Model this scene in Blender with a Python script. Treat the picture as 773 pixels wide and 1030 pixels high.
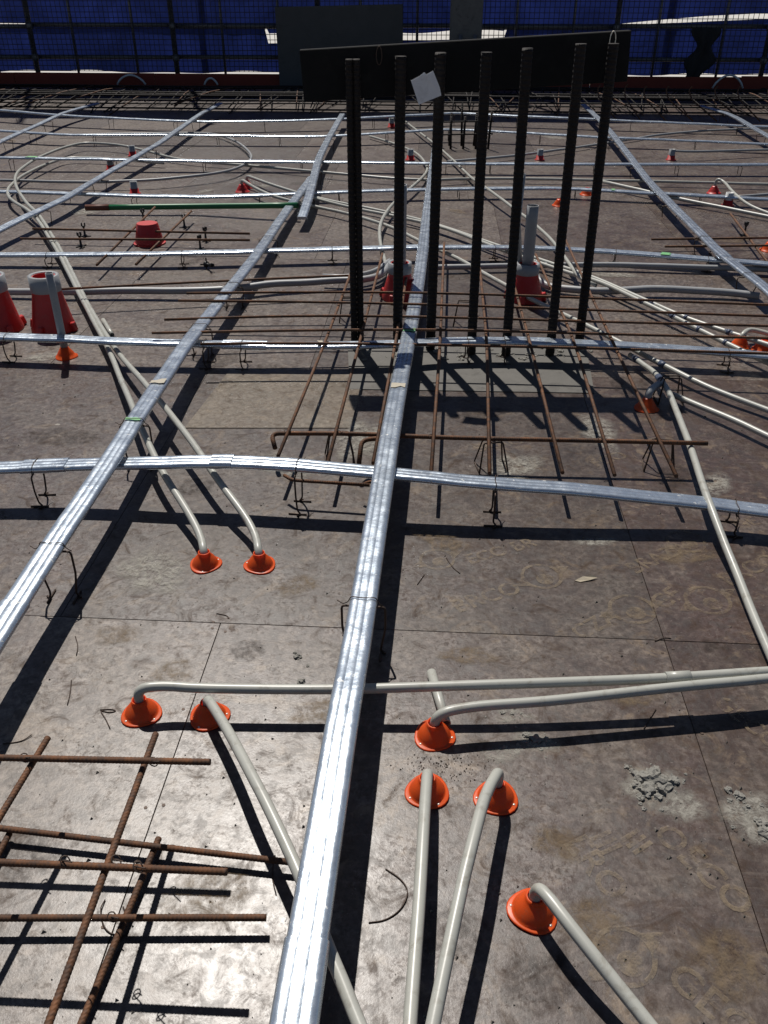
import bpy, bmesh, math, random
from mathutils import Vector, Matrix, noise
random.seed(7)
R = math.radians
for o in list(bpy.data.objects): bpy.data.objects.remove(o)
S = bpy.context.scene
COL = S.collection

# ------------------------------------------------------------------ camera
CAM_H, PITCH, F = 1.5, R(31.8), 863.0          # eye height, tilt, focal length in photo pixels (773 x 1030)
cam_d = bpy.data.cameras.new('camera'); cam = bpy.data.objects.new('camera', cam_d); COL.objects.link(cam)
cam.location = (0, 0, CAM_H); cam.rotation_euler = (R(90) - PITCH, 0, 0)
cam_d.sensor_fit = 'VERTICAL'; cam_d.sensor_height = 24; cam_d.lens = 24 * F / 1030
cam_d.clip_start = 0.05; cam_d.clip_end = 3000
S.camera = cam
# ------------------------------------------------------------------ sky, sun, exposure
SUN_EL, SUN_AZ = 57.6, 16.0                    # high, ahead of the camera and a little left
W = bpy.data.worlds.new('World'); S.world = W; W.use_nodes = True
wn = W.node_tree.nodes; bg = wn['Background']
sky = wn.new('ShaderNodeTexSky'); sky.sky_type = 'NISHITA'; sky.sun_disc = False
sky.sun_elevation = R(SUN_EL); sky.sun_rotation = R(-SUN_AZ); sky.air_density = 0.7; sky.dust_density = 0.3
W.node_tree.links.new(sky.outputs[0], bg.inputs[0]); bg.inputs[1].default_value = 0.05
sl = bpy.data.lights.new('sun', 'SUN'); sun = bpy.data.objects.new('sun', sl); COL.objects.link(sun)
sl.energy = 5.0; sl.angle = R(0.53); sl.color = (1.0, 0.95, 0.88)
sd = Vector((-math.sin(R(SUN_AZ)) * math.cos(R(SUN_EL)), math.cos(R(SUN_AZ)) * math.cos(R(SUN_EL)), math.sin(R(SUN_EL))))
sun.rotation_euler = sd.to_track_quat('Z', 'Y').to_euler(); sun.location = (0, 0, 12)
S.view_settings.view_transform = 'Standard'; S.view_settings.look = 'None'; S.view_settings.gamma = 1
S.view_settings.exposure = -0.08

# ------------------------------------------------------------------ survey helper: a sighted direction met with a known height
def P(x, y, h=0.0):
    d = Vector(((x - 386.5) / F, math.cos(PITCH) - math.sin(PITCH) * (y - 515) / F, -math.sin(PITCH) - math.cos(PITCH) * (y - 515) / F))
    return Vector((0, 0, CAM_H)) + d * ((h - CAM_H) / d.z)
def PP(l): return [P(*q) for q in l]
TH = R(3.5)                                     # the deck grid is turned a little clockwise
UX, UY = Vector((math.cos(TH), -math.sin(TH), 0)), Vector((math.sin(TH), math.cos(TH), 0))
def site(u, v, z=0): return UX * u + UY * v + Vector((0, 0, z))

# ------------------------------------------------------------------ materials
MATS = {}
class N:
    def __init__(s, name):
        s.m = bpy.data.materials.new(name); s.m.use_nodes = True; s.t = s.m.node_tree; s.b = s.t.nodes['Principled BSDF']; MATS[name] = s.m
        s.out = s.t.nodes['Material Output']
    def n(s, typ, **k):
        o = s.t.nodes.new('ShaderNode' + typ)
        for a, v in k.items(): setattr(o, a, v)
        return o
    def l(s, a, b): s.t.links.new(a, b)
    def val(s, sock, v):
        if hasattr(v, 'links') or hasattr(v, 'is_linked'): s.l(v, sock)
        else: sock.default_value = v
    def noise(s, vec, scale, detail=4, rough=0.6, dist=0.0):
        o = s.n('TexNoise'); s.l(vec, o.inputs['Vector']); o.inputs['Scale'].default_value = scale
        o.inputs['Detail'].default_value = detail; o.inputs['Roughness'].default_value = rough; o.inputs['Distortion'].default_value = dist
        return o.outputs['Fac']
    def ramp(s, fac, stops, interp='LINEAR'):
        o = s.n('ValToRGB'); s.l(fac, o.inputs[0]); r = o.color_ramp; r.interpolation = interp
        while len(r.elements) < len(stops): r.elements.new(0.5)
        for e, (p, c) in zip(r.elements, stops):
            e.position = p; e.color = (c, c, c, 1) if isinstance(c, (int, float)) else (*c, 1)
        return o.outputs[0]
    def mix(s, fac, a, b, mode='MIX'):
        o = s.n('Mix', data_type='RGBA', blend_type=mode)
        for i, v in ((0, fac), (6, a), (7, b)):
            if isinstance(v, (int, float)): o.inputs[i].default_value = v if i == 0 else (v, v, v, 1)
            elif isinstance(v, tuple): o.inputs[i].default_value = (*v, 1)
            else: s.l(v, o.inputs[i])
        return o.outputs[2]
    def math(s, op, a, b=0.0, c=None):
        o = s.n('Math', operation=op)
        for i, v in enumerate((a, b, c)):
            if v is None: continue
            if isinstance(v, (int, float)): o.inputs[i].default_value = v
            else: s.l(v, o.inputs[i])
        return o.outputs[0]
    def bump(s, h, strength, dist=0.01):
        o = s.n('Bump'); s.l(h, o.inputs['Height']); o.inputs['Strength'].default_value = strength; o.inputs['Distance'].default_value = dist
        s.l(o.outputs[0], s.b.inputs['Normal']); return o
    def set(s, **k):
        for a, v in k.items():
            sock = s.b.inputs[a.replace('_', ' ')]
            if isinstance(v, tuple): sock.default_value = (*v, 1)
            elif isinstance(v, (int, float)): sock.default_value = v
            else: s.l(v, sock)
        return s
def coords(k, rnd=True):
    tc = k.n('TexCoord'); v = tc.outputs['Object']
    if rnd:
        oi = k.n('ObjectInfo'); a = k.n('VectorMath', operation='MULTIPLY_ADD')
        cx = k.n('CombineXYZ'); k.l(oi.outputs['Random'], cx.inputs[0]); k.l(oi.outputs['Random'], cx.inputs[1])
        k.l(cx.outputs[0], a.inputs[0]); a.inputs[1].default_value = (57, 91, 33); k.l(v, a.inputs[2]); v = a.outputs[0]
    return v

# formply: dark resin film, scuffed grey, tan where worn, cement bloom
k = N('formply'); v = coords(k); oi = k.n('ObjectInfo')
sepc = k.n('SeparateColor'); k.l(oi.outputs['Color'], sepc.inputs[0]); wear, tanw, lite = sepc.outputs[0], sepc.outputs[1], sepc.outputs[2]
n1 = k.noise(v, 2.0, 6, .62, 1.4); n2 = k.noise(v, 8, 7, .7, 1.0); n3 = k.noise(v, 42, 6, .72, .4); n4 = k.noise(v, 170, 4, .65)
film = k.mix(k.ramp(n2, [(.34, 0.), (.68, 1.)]), (.027, .0145, .0125), (.074, .045, .039))
film = k.mix(k.ramp(n3, [(.5, 0.), (.70, .6)]), film, (.125, .088, .072))
scuff = k.mix(k.ramp(n3, [(.36, 0.), (.62, 1.)]), (.050, .038, .033), (.185, .158, .138))
wf = k.math('MULTIPLY_ADD', n1, 3.0, -1.5); wf = k.math('ADD', wf, wear); wf = k.math('ADD', wf, k.math('MULTIPLY_ADD', n2, 2.0, -1.0))
base = k.mix(k.ramp(wf, [(.15, 0.), (.95, 1.)]), film, scuff)
tanm = k.ramp(k.noise(v, 5.3, 6, .7, 2.2), [(.55, 0.), (.66, .75)])
base = k.mix(k.math('MULTIPLY', tanm, tanw), base, (.20, .148, .098))
mp = k.n('Mapping'); k.l(v, mp.inputs[0]); mp.inputs['Scale'].default_value = (1.0, 16, 1); mp.inputs['Rotation'].default_value = (0, 0, .6)
base = k.mix(k.ramp(k.noise(mp.outputs[0], 5, 5, .65), [(.6, 0.), (.72, .35)]), base, (.24, .21, .18))
mp2 = k.n('Mapping'); k.l(v, mp2.inputs[0]); mp2.inputs['Scale'].default_value = (22, 1.2, 1); mp2.inputs['Rotation'].default_value = (0, 0, .25)
base = k.mix(k.ramp(k.noise(mp2.outputs[0], 6, 4, .6), [(.62, 0.), (.72, .3)]), base, (.22, .20, .18))
smear = k.ramp(k.noise(v, 27, 6, .72, .7), [(.50, 0.), (.60, 1.)])
base = k.mix(k.math('MULTIPLY', smear, .55), base, (.026, .019, .017))
base = k.mix(k.ramp(n4, [(.60, 0.), (.72, .6)]), base, (.035, .030, .028))
base = k.mix(k.ramp(k.noise(v, 95, 5, .7, .3), [(.62, 0.), (.71, .6)]), base, (.28, .265, .24))
wob = k.n('VectorMath', operation='ADD'); nz = k.n('TexNoise'); k.l(v, nz.inputs['Vector']); nz.inputs['Scale'].default_value = 30
sc_ = k.n('VectorMath', operation='SCALE'); k.l(nz.outputs['Color'], sc_.inputs[0]); sc_.inputs['Scale'].default_value = .03; k.l(v, wob.inputs[0]); k.l(sc_.outputs[0], wob.inputs[1])
vo = k.n('TexVoronoi', feature='F1'); k.l(wob.outputs[0], vo.inputs['Vector']); vo.inputs['Scale'].default_value = 5.2
pick = k.n('SeparateColor'); k.l(vo.outputs['Color'], pick.inputs[0])
base = k.mix(k.math('MULTIPLY', k.ramp(vo.outputs['Distance'], [(.04, .8), (.062, 0.)]), k.math('GREATER_THAN', pick.outputs[0], .55)), base, (.38, .36, .32))
base = k.mix(lite, base, k.mix(n2, (.13, .105, .062), (.27, .225, .145)))
rg = k.math('MULTIPLY_ADD', n2, .10, .325); rg = k.math('ADD', rg, k.math('MULTIPLY', smear, .06)); rg = k.math('ADD', rg, k.math('MULTIPLY_ADD', n3, .20, -.10))
base = k.mix(1.0, base, k.ramp(oi.outputs['Random'], [(0., (.66, .63, .61)), (1., (1.16, 1.13, 1.10))]), 'MULTIPLY')
grime = k.ramp(k.noise(v, 11, 8, .74, 1.6), [(.48, 0.), (.66, 1.)]); fine = k.ramp(k.noise(v, 68, 6, .75, .4), [(.47, 0.), (.58, 1.)]); broad = k.ramp(n1, [(.40, 0.), (.62, 1.)])
dull = k.math('MAXIMUM', k.math('MULTIPLY', grime, .9), k.math('MULTIPLY', k.math('MULTIPLY', fine, k.ramp(n2, [(.38, .2), (.60, 1.)])), .75)); dull = k.math('MAXIMUM', dull, k.math('MULTIPLY', broad, .35))
base = k.mix(k.math('MULTIPLY', fine, .22), base, (.040, .029, .024)); base = k.mix(k.math('MULTIPLY', grime, .5), base, k.mix(n3, (.035, .024, .019), (.10, .072, .052)))
k.set(Base_Color=base, Roughness=rg, Specular_IOR_Level=k.math('MULTIPLY_ADD', dull, -.62, .68))
k.bump(k.math('ADD', k.math('MULTIPLY', n3, .6), n4), .07, .004)

k = N('ply_edge'); v = coords(k); k.set(Base_Color=k.mix(k.noise(v, 30), (.06, .04, .025), (.16, .11, .07)), Roughness=.8)
k = N('stamp_ink'); v = coords(k)
tr = k.n('BsdfTransparent'); mx = k.n('MixShader'); k.set(Base_Color=(.235, .175, .105), Roughness=.5)
k.l(k.ramp(k.noise(v, 28, 8, .85), [(.42, 0.), (.60, .50)]), mx.inputs[0]); k.l(tr.outputs[0], mx.inputs[1]); k.l(k.b.outputs[0], mx.inputs[2]); k.l(mx.outputs[0], k.out.inputs[0])

# galvanised strip
k = N('galvanised'); v = coords(k)
g1 = k.noise(v, 18, 5, .65); g2 = k.noise(v, 120, 3, .6); vv = k.n('TexVoronoi'); k.l(v, vv.inputs['Vector']); vv.inputs['Scale'].default_value = 70
c = k.mix(g1, (.36, .435, .52), (.60, .67, .745)); c = k.mix(k.math('MULTIPLY', vv.outputs['Color'], .22), c, (.8, .82, .84))  # blue of the sky's reflection is tinted into the base colour
c = k.mix(k.ramp(k.noise(v, 9, 6, .75, 1.), [(.58, 0.), (.72, .55)]), c, (.30, .30, .30))
spl = k.ramp(k.noise(v, 38, 6, .75), [(.61, 0.), (.67, .85)]); c = k.mix(spl, c, (.50, .48, .43))
mpd = k.n('Mapping'); k.l(v, mpd.inputs[0]); mpd.inputs['Scale'].default_value = (7, 7, 7); dent = k.noise(mpd.outputs[0], 1.6, 3, .55, .4)
k.set(Base_Color=c, Metallic=k.math('MULTIPLY_ADD', spl, -.6, .76), Roughness=k.math('ADD', k.math('MULTIPLY_ADD', g1, .26, .14), k.math('MULTIPLY', spl, .3))); k.bump(k.math('ADD', k.math('MULTIPLY', dent, 3.0), k.math('ADD', k.math('MULTIPLY', g1, .6), k.math('MULTIPLY', g2, .25))), .22, .004)

def simple(name, c1, c2, sc=20, rough=.6, bump=0, metal=0, spec=.5, dirt=None):
    k = N(name); v = coords(k); c = k.mix(k.noise(v, sc, 5, .65), c1, c2)
    if dirt: c = k.mix(k.ramp(k.noise(v, dirt[1], 5, .7, .5), [(.54, 0.), (.7, dirt[2])]), c, dirt[0])
    k.set(Base_Color=c, Roughness=rough, Metallic=metal, Specular_IOR_Level=spec)
    if bump: k.bump(k.noise(v, sc * 3, 5, .7), bump, .004)
    return k.m
simple('pvc', (.345, .35, .318), (.43, .43, .39), 14, .36, .04, dirt=((.22, .20, .16), 26, .6))
simple('pvc_grey', (.24, .25, .26), (.31, .32, .33), 12, .45, .04, dirt=((.38, .36, .33), 18, .5))
simple('coupling_blue', (.03, .045, .09), (.05, .07, .12), 30, .5)
k = N('orange_plastic'); v = coords(k); c = k.mix(k.noise(v, 25), (.86, .115, .016), (.93, .16, .028)); c = k.mix(k.ramp(k.noise(v, 45, 5, .7), [(.56, 0.), (.7, .45)]), c, (.55, .20, .10))
k.set(Base_Color=c, Roughness=.38); tl = k.n('BsdfTranslucent'); k.l(c, tl.inputs[0]); mx = k.n('MixShader'); mx.inputs[0].default_value = .45
k.l(k.b.outputs[0], mx.inputs[1]); k.l(tl.outputs[0], mx.inputs[2]); k.l(mx.outputs[0], k.out.inputs[0])
simple('red_plastic', (.40, .012, .012), (.52, .022, .018), 18, .45, .05, dirt=((.30, .08, .06), 30, .35))
simple('green_plastic', (.01, .12, .04), (.015, .17, .06), 20, .4)
simple('brown_tape', (.10, .03, .015), (.16, .05, .025), 40, .6)
simple('black_plastic', (.012, .012, .012), (.022, .022, .022), 30, .5)
simple('wire', (.035, .026, .022), (.09, .06, .045), 60, .6, metal=.5)
simple('nail', (.55, .52, .46), (.7, .66, .58), 60, .4, metal=.6)
simple('concrete', (.085, .085, .08), (.17, .165, .155), 9, .8, .3, dirt=((.055, .05, .047), 7, .7))
simple('column_top', (.055, .052, .047), (.12, .113, .10), 11, .7, .3, dirt=((.035, .030, .026), 9, .8))
simple('rubble', (.17, .163, .145), (.29, .28, .25), 60, .95, .8, dirt=((.10, .095, .085), 50, .6))
simple('chip', (.05, .045, .04), (.20, .18, .15), 50, .9)
simple('leaf_dry', (.30, .25, .17), (.5, .44, .34), 40, .8)
simple('timber_shaded', (.004, .004, .0045), (.009, .009, .0095), 10, .85, .2, spec=.25, dirt=((.022, .021, .02), 7, .4))  # board's near black colour stands in for its backlit shade
simple('label_card', (.55, .57, .62), (.66, .68, .72), 25, .7, dirt=((.42, .43, .46), 12, .6))
simple('toe_board', (.16, .022, .012), (.24, .04, .018), 8, .8, .2)
simple('grey_ply', (.055, .054, .052), (.085, .083, .08), 5, .8, .15, dirt=((.04, .038, .036), 4, .5))  # grey lowered in the colour to imitate the sheet's backlit side
simple('scaffold_tube', (.09, .092, .10), (.16, .16, .17), 10, .45, .05, metal=.5)
simple('mesh_wire', (.012, .012, .014), (.02, .02, .022), 10, .7)
simple('cloth_black', (.012, .012, .014), (.02, .02, .022), 20, .9)
simple('hose_white', (.55, .55, .54), (.66, .66, .65), 20, .4)
simple('paint_green', (.10, .36, .13), (.2, .45, .2), 60, .5)
simple('tape_tan', (.34, .30, .22), (.46, .42, .34), 50, .6)
simple('ground', (.42, .40, .37), (.60, .58, .54), .08, .9)
for nm_, col_, hi_ in (('dust_pale', (.34, .325, .285), .85), ('dust_tan', (.19, .14, .088), .6), ('dust_dark', (.028, .021, .018), .42)):
    k = N(nm_); v = coords(k); uv = k.n('UVMap'); sx = k.n('SeparateXYZ'); k.l(uv.outputs[0], sx.inputs[0]); fall = k.math('SUBTRACT', 1.0, sx.outputs[0])
    al = k.math('MULTIPLY', k.ramp(k.noise(v, 36, 8, .8, .4), [(.40, 0.), (.62, 1.)]), k.math('MINIMUM', k.math('MULTIPLY', fall, 1.8), hi_))
    k.set(Base_Color=col_, Roughness=.85, Specular_IOR_Level=.2); tr = k.n('BsdfTransparent'); mx = k.n('MixShader'); k.l(al, mx.inputs[0]); k.l(tr.outputs[0], mx.inputs[1]); k.l(k.b.outputs[0], mx.inputs[2]); k.l(mx.outputs[0], k.out.inputs[0])
# rust, with the ribs of deformed bar along the uv length
k = N('rebar'); v = coords(k); uv = k.n('UVMap'); sx = k.n('SeparateXYZ'); k.l(uv.outputs[0], sx.inputs[0])
r1 = k.noise(v, 22, 5, .7); c = k.mix(k.ramp(r1, [(.3, 0.), (.7, 1.)]), (.040, .023, .015), (.19, .078, .030))
c = k.mix(k.ramp(k.noise(v, 70, 4, .7), [(.48, 0.), (.66, .8)]), c, (.055, .038, .030))
wv = k.math('SINE', k.math('MULTIPLY_ADD', sx.outputs[1], 3.14, k.math('MULTIPLY', sx.outputs[0], 785.)))
k.set(Base_Color=c, Roughness=.75, Metallic=.25); k.bump(k.math('ADD', wv, r1), .22, .002)
k = N('rebar_shaded'); v = coords(k); uv = k.n('UVMap'); sx = k.n('SeparateXYZ'); k.l(uv.outputs[0], sx.inputs[0])
c = k.mix(k.noise(v, 14, 5, .7), (.004, .003, .003), (.015, .009, .007))  # rust darkened in its colour to carry the backlit shade
wv = k.math('SINE', k.math('MULTIPLY_ADD', sx.outputs[1], 3.14, k.math('MULTIPLY', sx.outputs[0], 330.)))
k.set(Base_Color=c, Roughness=.75, Metallic=.2); k.bump(wv, .5, .004)
# blue woven sheeting that lets a little sun through
k = N('blue_tarp'); v = coords(k); c = k.mix(k.ramp(k.noise(v, 1.1, 6, .7, .8), [(.3, 0.), (.7, 1.)]), (.009, .016, .085), (.030, .055, .29))
k.set(Base_Color=c, Roughness=.6); tl = k.n('BsdfTranslucent'); k.l(c, tl.inputs[0]); mx = k.n('MixShader'); mx.inputs[0].default_value = .22
k.l(k.b.outputs[0], mx.inputs[1]); k.l(tl.outputs[0], mx.inputs[2]); k.l(mx.outputs[0], k.out.inputs[0])

# ------------------------------------------------------------------ object helpers
def obj(name, me, mat=None, parent=None, loc=None, rot=None):
    o = bpy.data.objects.new(name, me); COL.objects.link(o)
    if mat and me and not me.materials: me.materials.append(MATS[mat])
    if parent is not None: o.parent = parent
    if loc is not None: o.location = loc
    if rot is not None: o.rotation_euler = rot
    return o
def tag(o, label, cat, group=None):
    o['label'] = label; o['category'] = cat
    if group: o['group'] = group
    return o
def thing(name, loc, label, cat, group=None, rz=0):
    o = obj(name, None, None, None, loc, (0, 0, rz)); o.empty_display_size = .05
    return tag(o, label, cat, group)
def mesh(name, V, Fc, smooth=False, uvs=None):
    me = bpy.data.meshes.new(name); me.from_pydata([tuple(p) for p in V], [], Fc); me.update()
    if smooth: me.polygons.foreach_set('use_smooth', [True] * len(me.polygons))
    if uvs:
        u = me.uv_layers.new(name='UVMap'); fl = []
        for lp in me.loops: fl.extend(uvs[lp.vertex_index])
        u.data.foreach_set('uv', fl)
    return me
def fillet(pts, rad, steps=6):
    """round the inner corners of a polyline; rad is one length or one per corner"""
    out = [pts[0].copy()]
    for i in range(1, len(pts) - 1):
        a, b, c = pts[i - 1], pts[i], pts[i + 1]; r = rad[i - 1] if isinstance(rad, (list, tuple)) else rad
        la, lc = (a - b).length, (c - b).length
        da = min(r, la * .48); dc = min(r, lc * .48)
        p, q = b + (a - b) / max(la, 1e-6) * da, b + (c - b) / max(lc, 1e-6) * dc
        for s in range(steps + 1):
            t = s / steps; out.append(p * (1 - t) ** 2 + b * 2 * t * (1 - t) + q * t * t)
    out.append(pts[-1].copy()); res = [out[0]]
    for p in out[1:]:
        if (p - res[-1]).length > 1e-4: res.append(p)
    return res
def resample(pts, step):
    out = [pts[0].copy()]
    for a, b in zip(pts[:-1], pts[1:]):
        n = max(1, int(math.ceil((b - a).length / step)))
        for i in range(1, n + 1): out.append(a.lerp(b, i / n))
    return out
def tube(name, pts, r, n=8, rib=0.0, inner=0.0):
    """a swept round bar with capped ends; uv = (metres along, turn)"""
    V, Fc, U = [], [], []; up = None; L = 0; m = len(pts)
    for i, p in enumerate(pts):
        t = (pts[min(i + 1, m - 1)] - pts[max(i - 1, 0)]).normalized()
        if up is None: up = Vector((0, 0, 1)) if abs(t.z) < .9 else Vector((1, 0, 0))
        up = (up - t * up.dot(t)).normalized(); sd_ = t.cross(up)
        if i: L += (p - pts[i - 1]).length
        rr = r(i / (m - 1)) if callable(r) else r
        if rib: rr += rib * (1 if i % 2 else -1)
        for j in range(n):
            a = 2 * math.pi * j / n; V.append(p + (up * math.cos(a) + sd_ * math.sin(a)) * rr); U.append((L, j / n))
    for i in range(m - 1):
        for j in range(n):
            k2 = (j + 1) % n; Fc.append((i * n + j, i * n + k2, (i + 1) * n + k2, (i + 1) * n + j))
    sm = len(Fc)
    for e, i in ((0, 0), (1, m - 1)):
        if inner:
            t = (pts[1] - pts[0]).normalized() if e == 0 else (pts[-2] - pts[-1]).normalized(); b0 = len(V)
            ring = [Vector(V[i * n + j]) for j in range(n)]; cc = pts[i]
            for q in ring: V.append(cc + (q - cc) * inner); U.append((0, 0))
            for q in ring: V.append(cc + (q - cc) * inner + t * r * 2.2); U.append((0, 0))
            for j in range(n):
                k2 = (j + 1) % n
                f1 = (i * n + j, b0 + j, b0 + k2, i * n + k2); f2 = (b0 + j, b0 + n + j, b0 + n + k2, b0 + k2)
                Fc.append(f1 if e == 0 else f1[::-1]); Fc.append(f2 if e == 0 else f2[::-1])
            f3 = tuple(b0 + n + j for j in range(n)); Fc.append(f3[::-1] if e == 0 else f3)
        else:
            f = tuple(i * n + j for j in range(n)); Fc.append(f[::-1] if e == 0 else f)
    me = mesh(name, V, Fc, False, U)
    me.polygons.foreach_set('use_smooth', [i < sm for i in range(len(Fc))])
    return me
def join_tubes(name, lists, r, n=6):
    V, Fc = [], []
    for pts in lists:
        me = tube('tmp', pts, r, n); b = len(V); V += [x.co.copy() for x in me.vertices]; Fc += [tuple(b + q for q in p.vertices) for p in me.polygons]
        bpy.data.meshes.remove(me)
    return mesh(name, V, Fc, True)
def lathe(name, prof, n=20, smooth=True):
    V, Fc = [], []
    for (r, z) in prof:
        for j in range(n): a = 2 * math.pi * j / n; V.append((r * math.cos(a), r * math.sin(a), z))
    for i in range(len(prof) - 1):
        for j in range(n):
            q = (j + 1) % n; Fc.append((i * n + j, i * n + q, (i + 1) * n + q, (i + 1) * n + j))
    return mesh(name, V, Fc, smooth)
def box(name, sx, sy, sz, bev=0.0, z0=0.0, mat2=None):
    bm = bmesh.new(); bmesh.ops.create_cube(bm, size=1)
    for q in bm.verts: q.co = Vector((q.co.x * sx, q.co.y * sy, (q.co.z + .5) * sz + z0))
    if bev: bmesh.ops.bevel(bm, geom=list(bm.edges), offset=bev, segments=1, affect='EDGES')
    me = bpy.data.meshes.new(name); bm.to_mesh(me); bm.free(); return me
ORD = ['first', 'second', 'third', 'fourth', 'fifth', 'sixth', 'seventh', 'eighth', 'ninth', 'tenth', 'eleventh', 'twelfth']

# ================================================================== SETTING
g = obj('ground', mesh('ground', [(-900, -900, -7), (900, -900, -7), (900, 1500, -7), (-900, 1500, -7)], [(0, 1, 2, 3)]), 'ground'); g['kind'] = 'structure'
deck = obj('formwork_deck', None); deck['kind'] = 'structure'; deck.rotation_euler = (0, 0, -TH); deck.empty_display_size = .1
joist = obj('deck_soffit', box('deck_soffit', 26, 19.4, .12, 0, -.145), 'ply_edge', deck, (0, 7.9, 0))
PW, PL = 1.2, 1.8
pm = box('formply_sheet', PW - .0018, PL - .0018, .0165, .0006, -.0165); pm.materials.append(MATS['formply'])
DARK = {}
for ci in range(-10, 10):
    for ri in range(-1, 9):
        u0, v0 = .64 + ci * PW, 1.81 + (ri - 1) * PL
        if ri >= 2: u0 += [.0, .33, -.21, .47, .1, -.4, .25][(ri * 3) % 7] * (1 if ri > 2 else 0)
        wide = ri == 1 and ci == -1; me_ = pm
        if ri == 1 and ci < 0: u0 -= .45
        if wide: me_ = box('formply_sheet', PW + .4482, PL - .0018, .0165, .0006, -.0165); me_.materials.append(MATS['formply'])
        o = obj('formply_sheet', me_, None, deck, (u0 + (PW + .45 * wide) / 2, v0 + PL / 2, random.uniform(-.0006, .0006)), (0, 0, math.pi * random.randint(0, 1)))
        w = .46 - .06 * (u0 + .6) * (1 if ri < 2 else .4) + random.uniform(-.2, .2) + (.16 if ri >= 2 else 0); tn = random.uniform(.2, .9)
        if ri == 0: w, tn = {-3: (.40, .5), -2: (.60, .5), -1: (.40, .85), 0: (.12, .9)}.get(ci, (w, tn))
        if ri == 1: w, tn = {-2: (.30, .7), -1: (.34, .95), 0: (.12, .95)}.get(ci, (w, tn))  # middle sheet's wear also raised to stand in for glare
        o.color = (max(.1, min(.95, w)), tn, random.uniform(0, .06), 1)
# pale patched infill sheets round the column, and the column's concrete head
def quad_on_deck(name, pix, mat, z0, z1, parent=None):
    pts = [P(*q) for q in pix]; V = [Vector((p.x, p.y, z0)) for p in pts] + [Vector((p.x, p.y, z1)) for p in pts]; n = len(pts)
    return obj(name, mesh(name, V, [tuple(range(n))[::-1], tuple(range(n, 2 * n))] + [(i, (i + 1) % n, n + (i + 1) % n, n + i) for i in range(n)]), mat, parent)
inf = quad_on_deck('infill_sheet', [(186, 431), (352, 431), (371, 372), (232, 372)], 'formply', .0005, .0035); inf.color = (.55, .9, .42, 1); inf['kind'] = 'structure'
ch = quad_on_deck('column_head', [(352, 392), (598, 396), (590, 351), (350, 349)], 'column_top', .0005, .004); ch['kind'] = 'structure'

# faded factory stamps printed on the sheets
def stamp_text(body, pix, toward, size):
    a, b = P(*pix), P(*toward); c = bpy.data.curves.new('stamp', 'FONT'); c.body = body; c.size = size; c.offset = .0015; c.resolution_u = 3
    t = bpy.data.objects.new('tmp', c); COL.objects.link(t); bpy.context.view_layer.update()
    me = bpy.data.meshes.new_from_object(t.evaluated_get(bpy.context.evaluated_depsgraph_get())); bpy.data.objects.remove(t)
    o = obj('sheet_stamp', me, 'stamp_ink', deck); o.matrix_parent_inverse = deck.matrix_basis.inverted()
    o.location = (a.x, a.y, .0022); o.rotation_euler = (0, 0, math.atan2(b.y - a.y, b.x - a.x))
def stamp_logo(pix, toward, s):
    a, b = P(*pix), P(*toward); V, Fc = [], []; n = 40
    def radial(j):
        t = 2 * math.pi * j / n; d = abs(((t + math.pi / 2) % math.pi) - math.pi / 2)
        return t, 1.0 + .62 * math.exp(-(d / .20) ** 2) * (1 - .25 * d / .2)
    for j in range(n):
        t, ro = radial(j); V += [(math.cos(t) * s * .84, math.sin(t) * s * .84, 0), (math.cos(t) * s * ro, math.sin(t) * s * ro, 0)]
    for j in range(n): q = (j + 1) % n; Fc.append((2 * j, 2 * j + 1, 2 * q + 1, 2 * q))
    k0 = len(V); cx, cy = .0, -.28
    for j in range(20): t = 2 * math.pi * j / 20; V.append(((cx + .42 * math.cos(t)) * s, (cy + .42 * math.sin(t)) * s, 0))
    Fc.append(tuple(k0 + j for j in range(20)))
    o = obj('sheet_stamp', mesh('stamp_logo', V, Fc), 'stamp_ink', deck); o.matrix_parent_inverse = deck.matrix_basis.inverted()
    o.location = (a.x, a.y, .0022); o.rotation_euler = (0, 0, math.atan2(b.y - a.y, b.x - a.x))
bpy.context.view_layer.update()
for body, p, q, s in [('BRCO', (461, 617), (528, 595), .105), ('ECO BR', (473, 568), (545, 548), .09), ('CZA', (585, 644), (628, 622), .10), ('BRAZA', (640, 578), (690, 555), .10),
                      ('GF', (668, 614), (690, 600), .11), ('BRCO', (735, 590), (773, 572), .11), ('GECO', (716, 706), (765, 745), .085), ('OECO', (655, 838), (735, 915), .10),
                      ('ERO', (566, 848), (602, 893), .10), ('GECO', (668, 985), (720, 1030), .10), ('BRACO', (480, 455), (560, 440), .10), ('ECO', (600, 470), (650, 455), .10), ('GE', (745, 533), (773, 525), .09),
                      ('III', (622, 843), (660, 880), .09), ('III', (592, 842), (626, 885), .09)]:
    stamp_text(body, p, q, s * .78)
for p, q, s in [((712, 604), (760, 585), .085), ((636, 613), (690, 600), .085), ((628, 962), (690, 925), .075), ((545, 580), (600, 560), .08), ((690, 545), (740, 530), .08), ((440, 563), (480, 550), .07)]:
    stamp_logo(p, q, s * .78)

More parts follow.
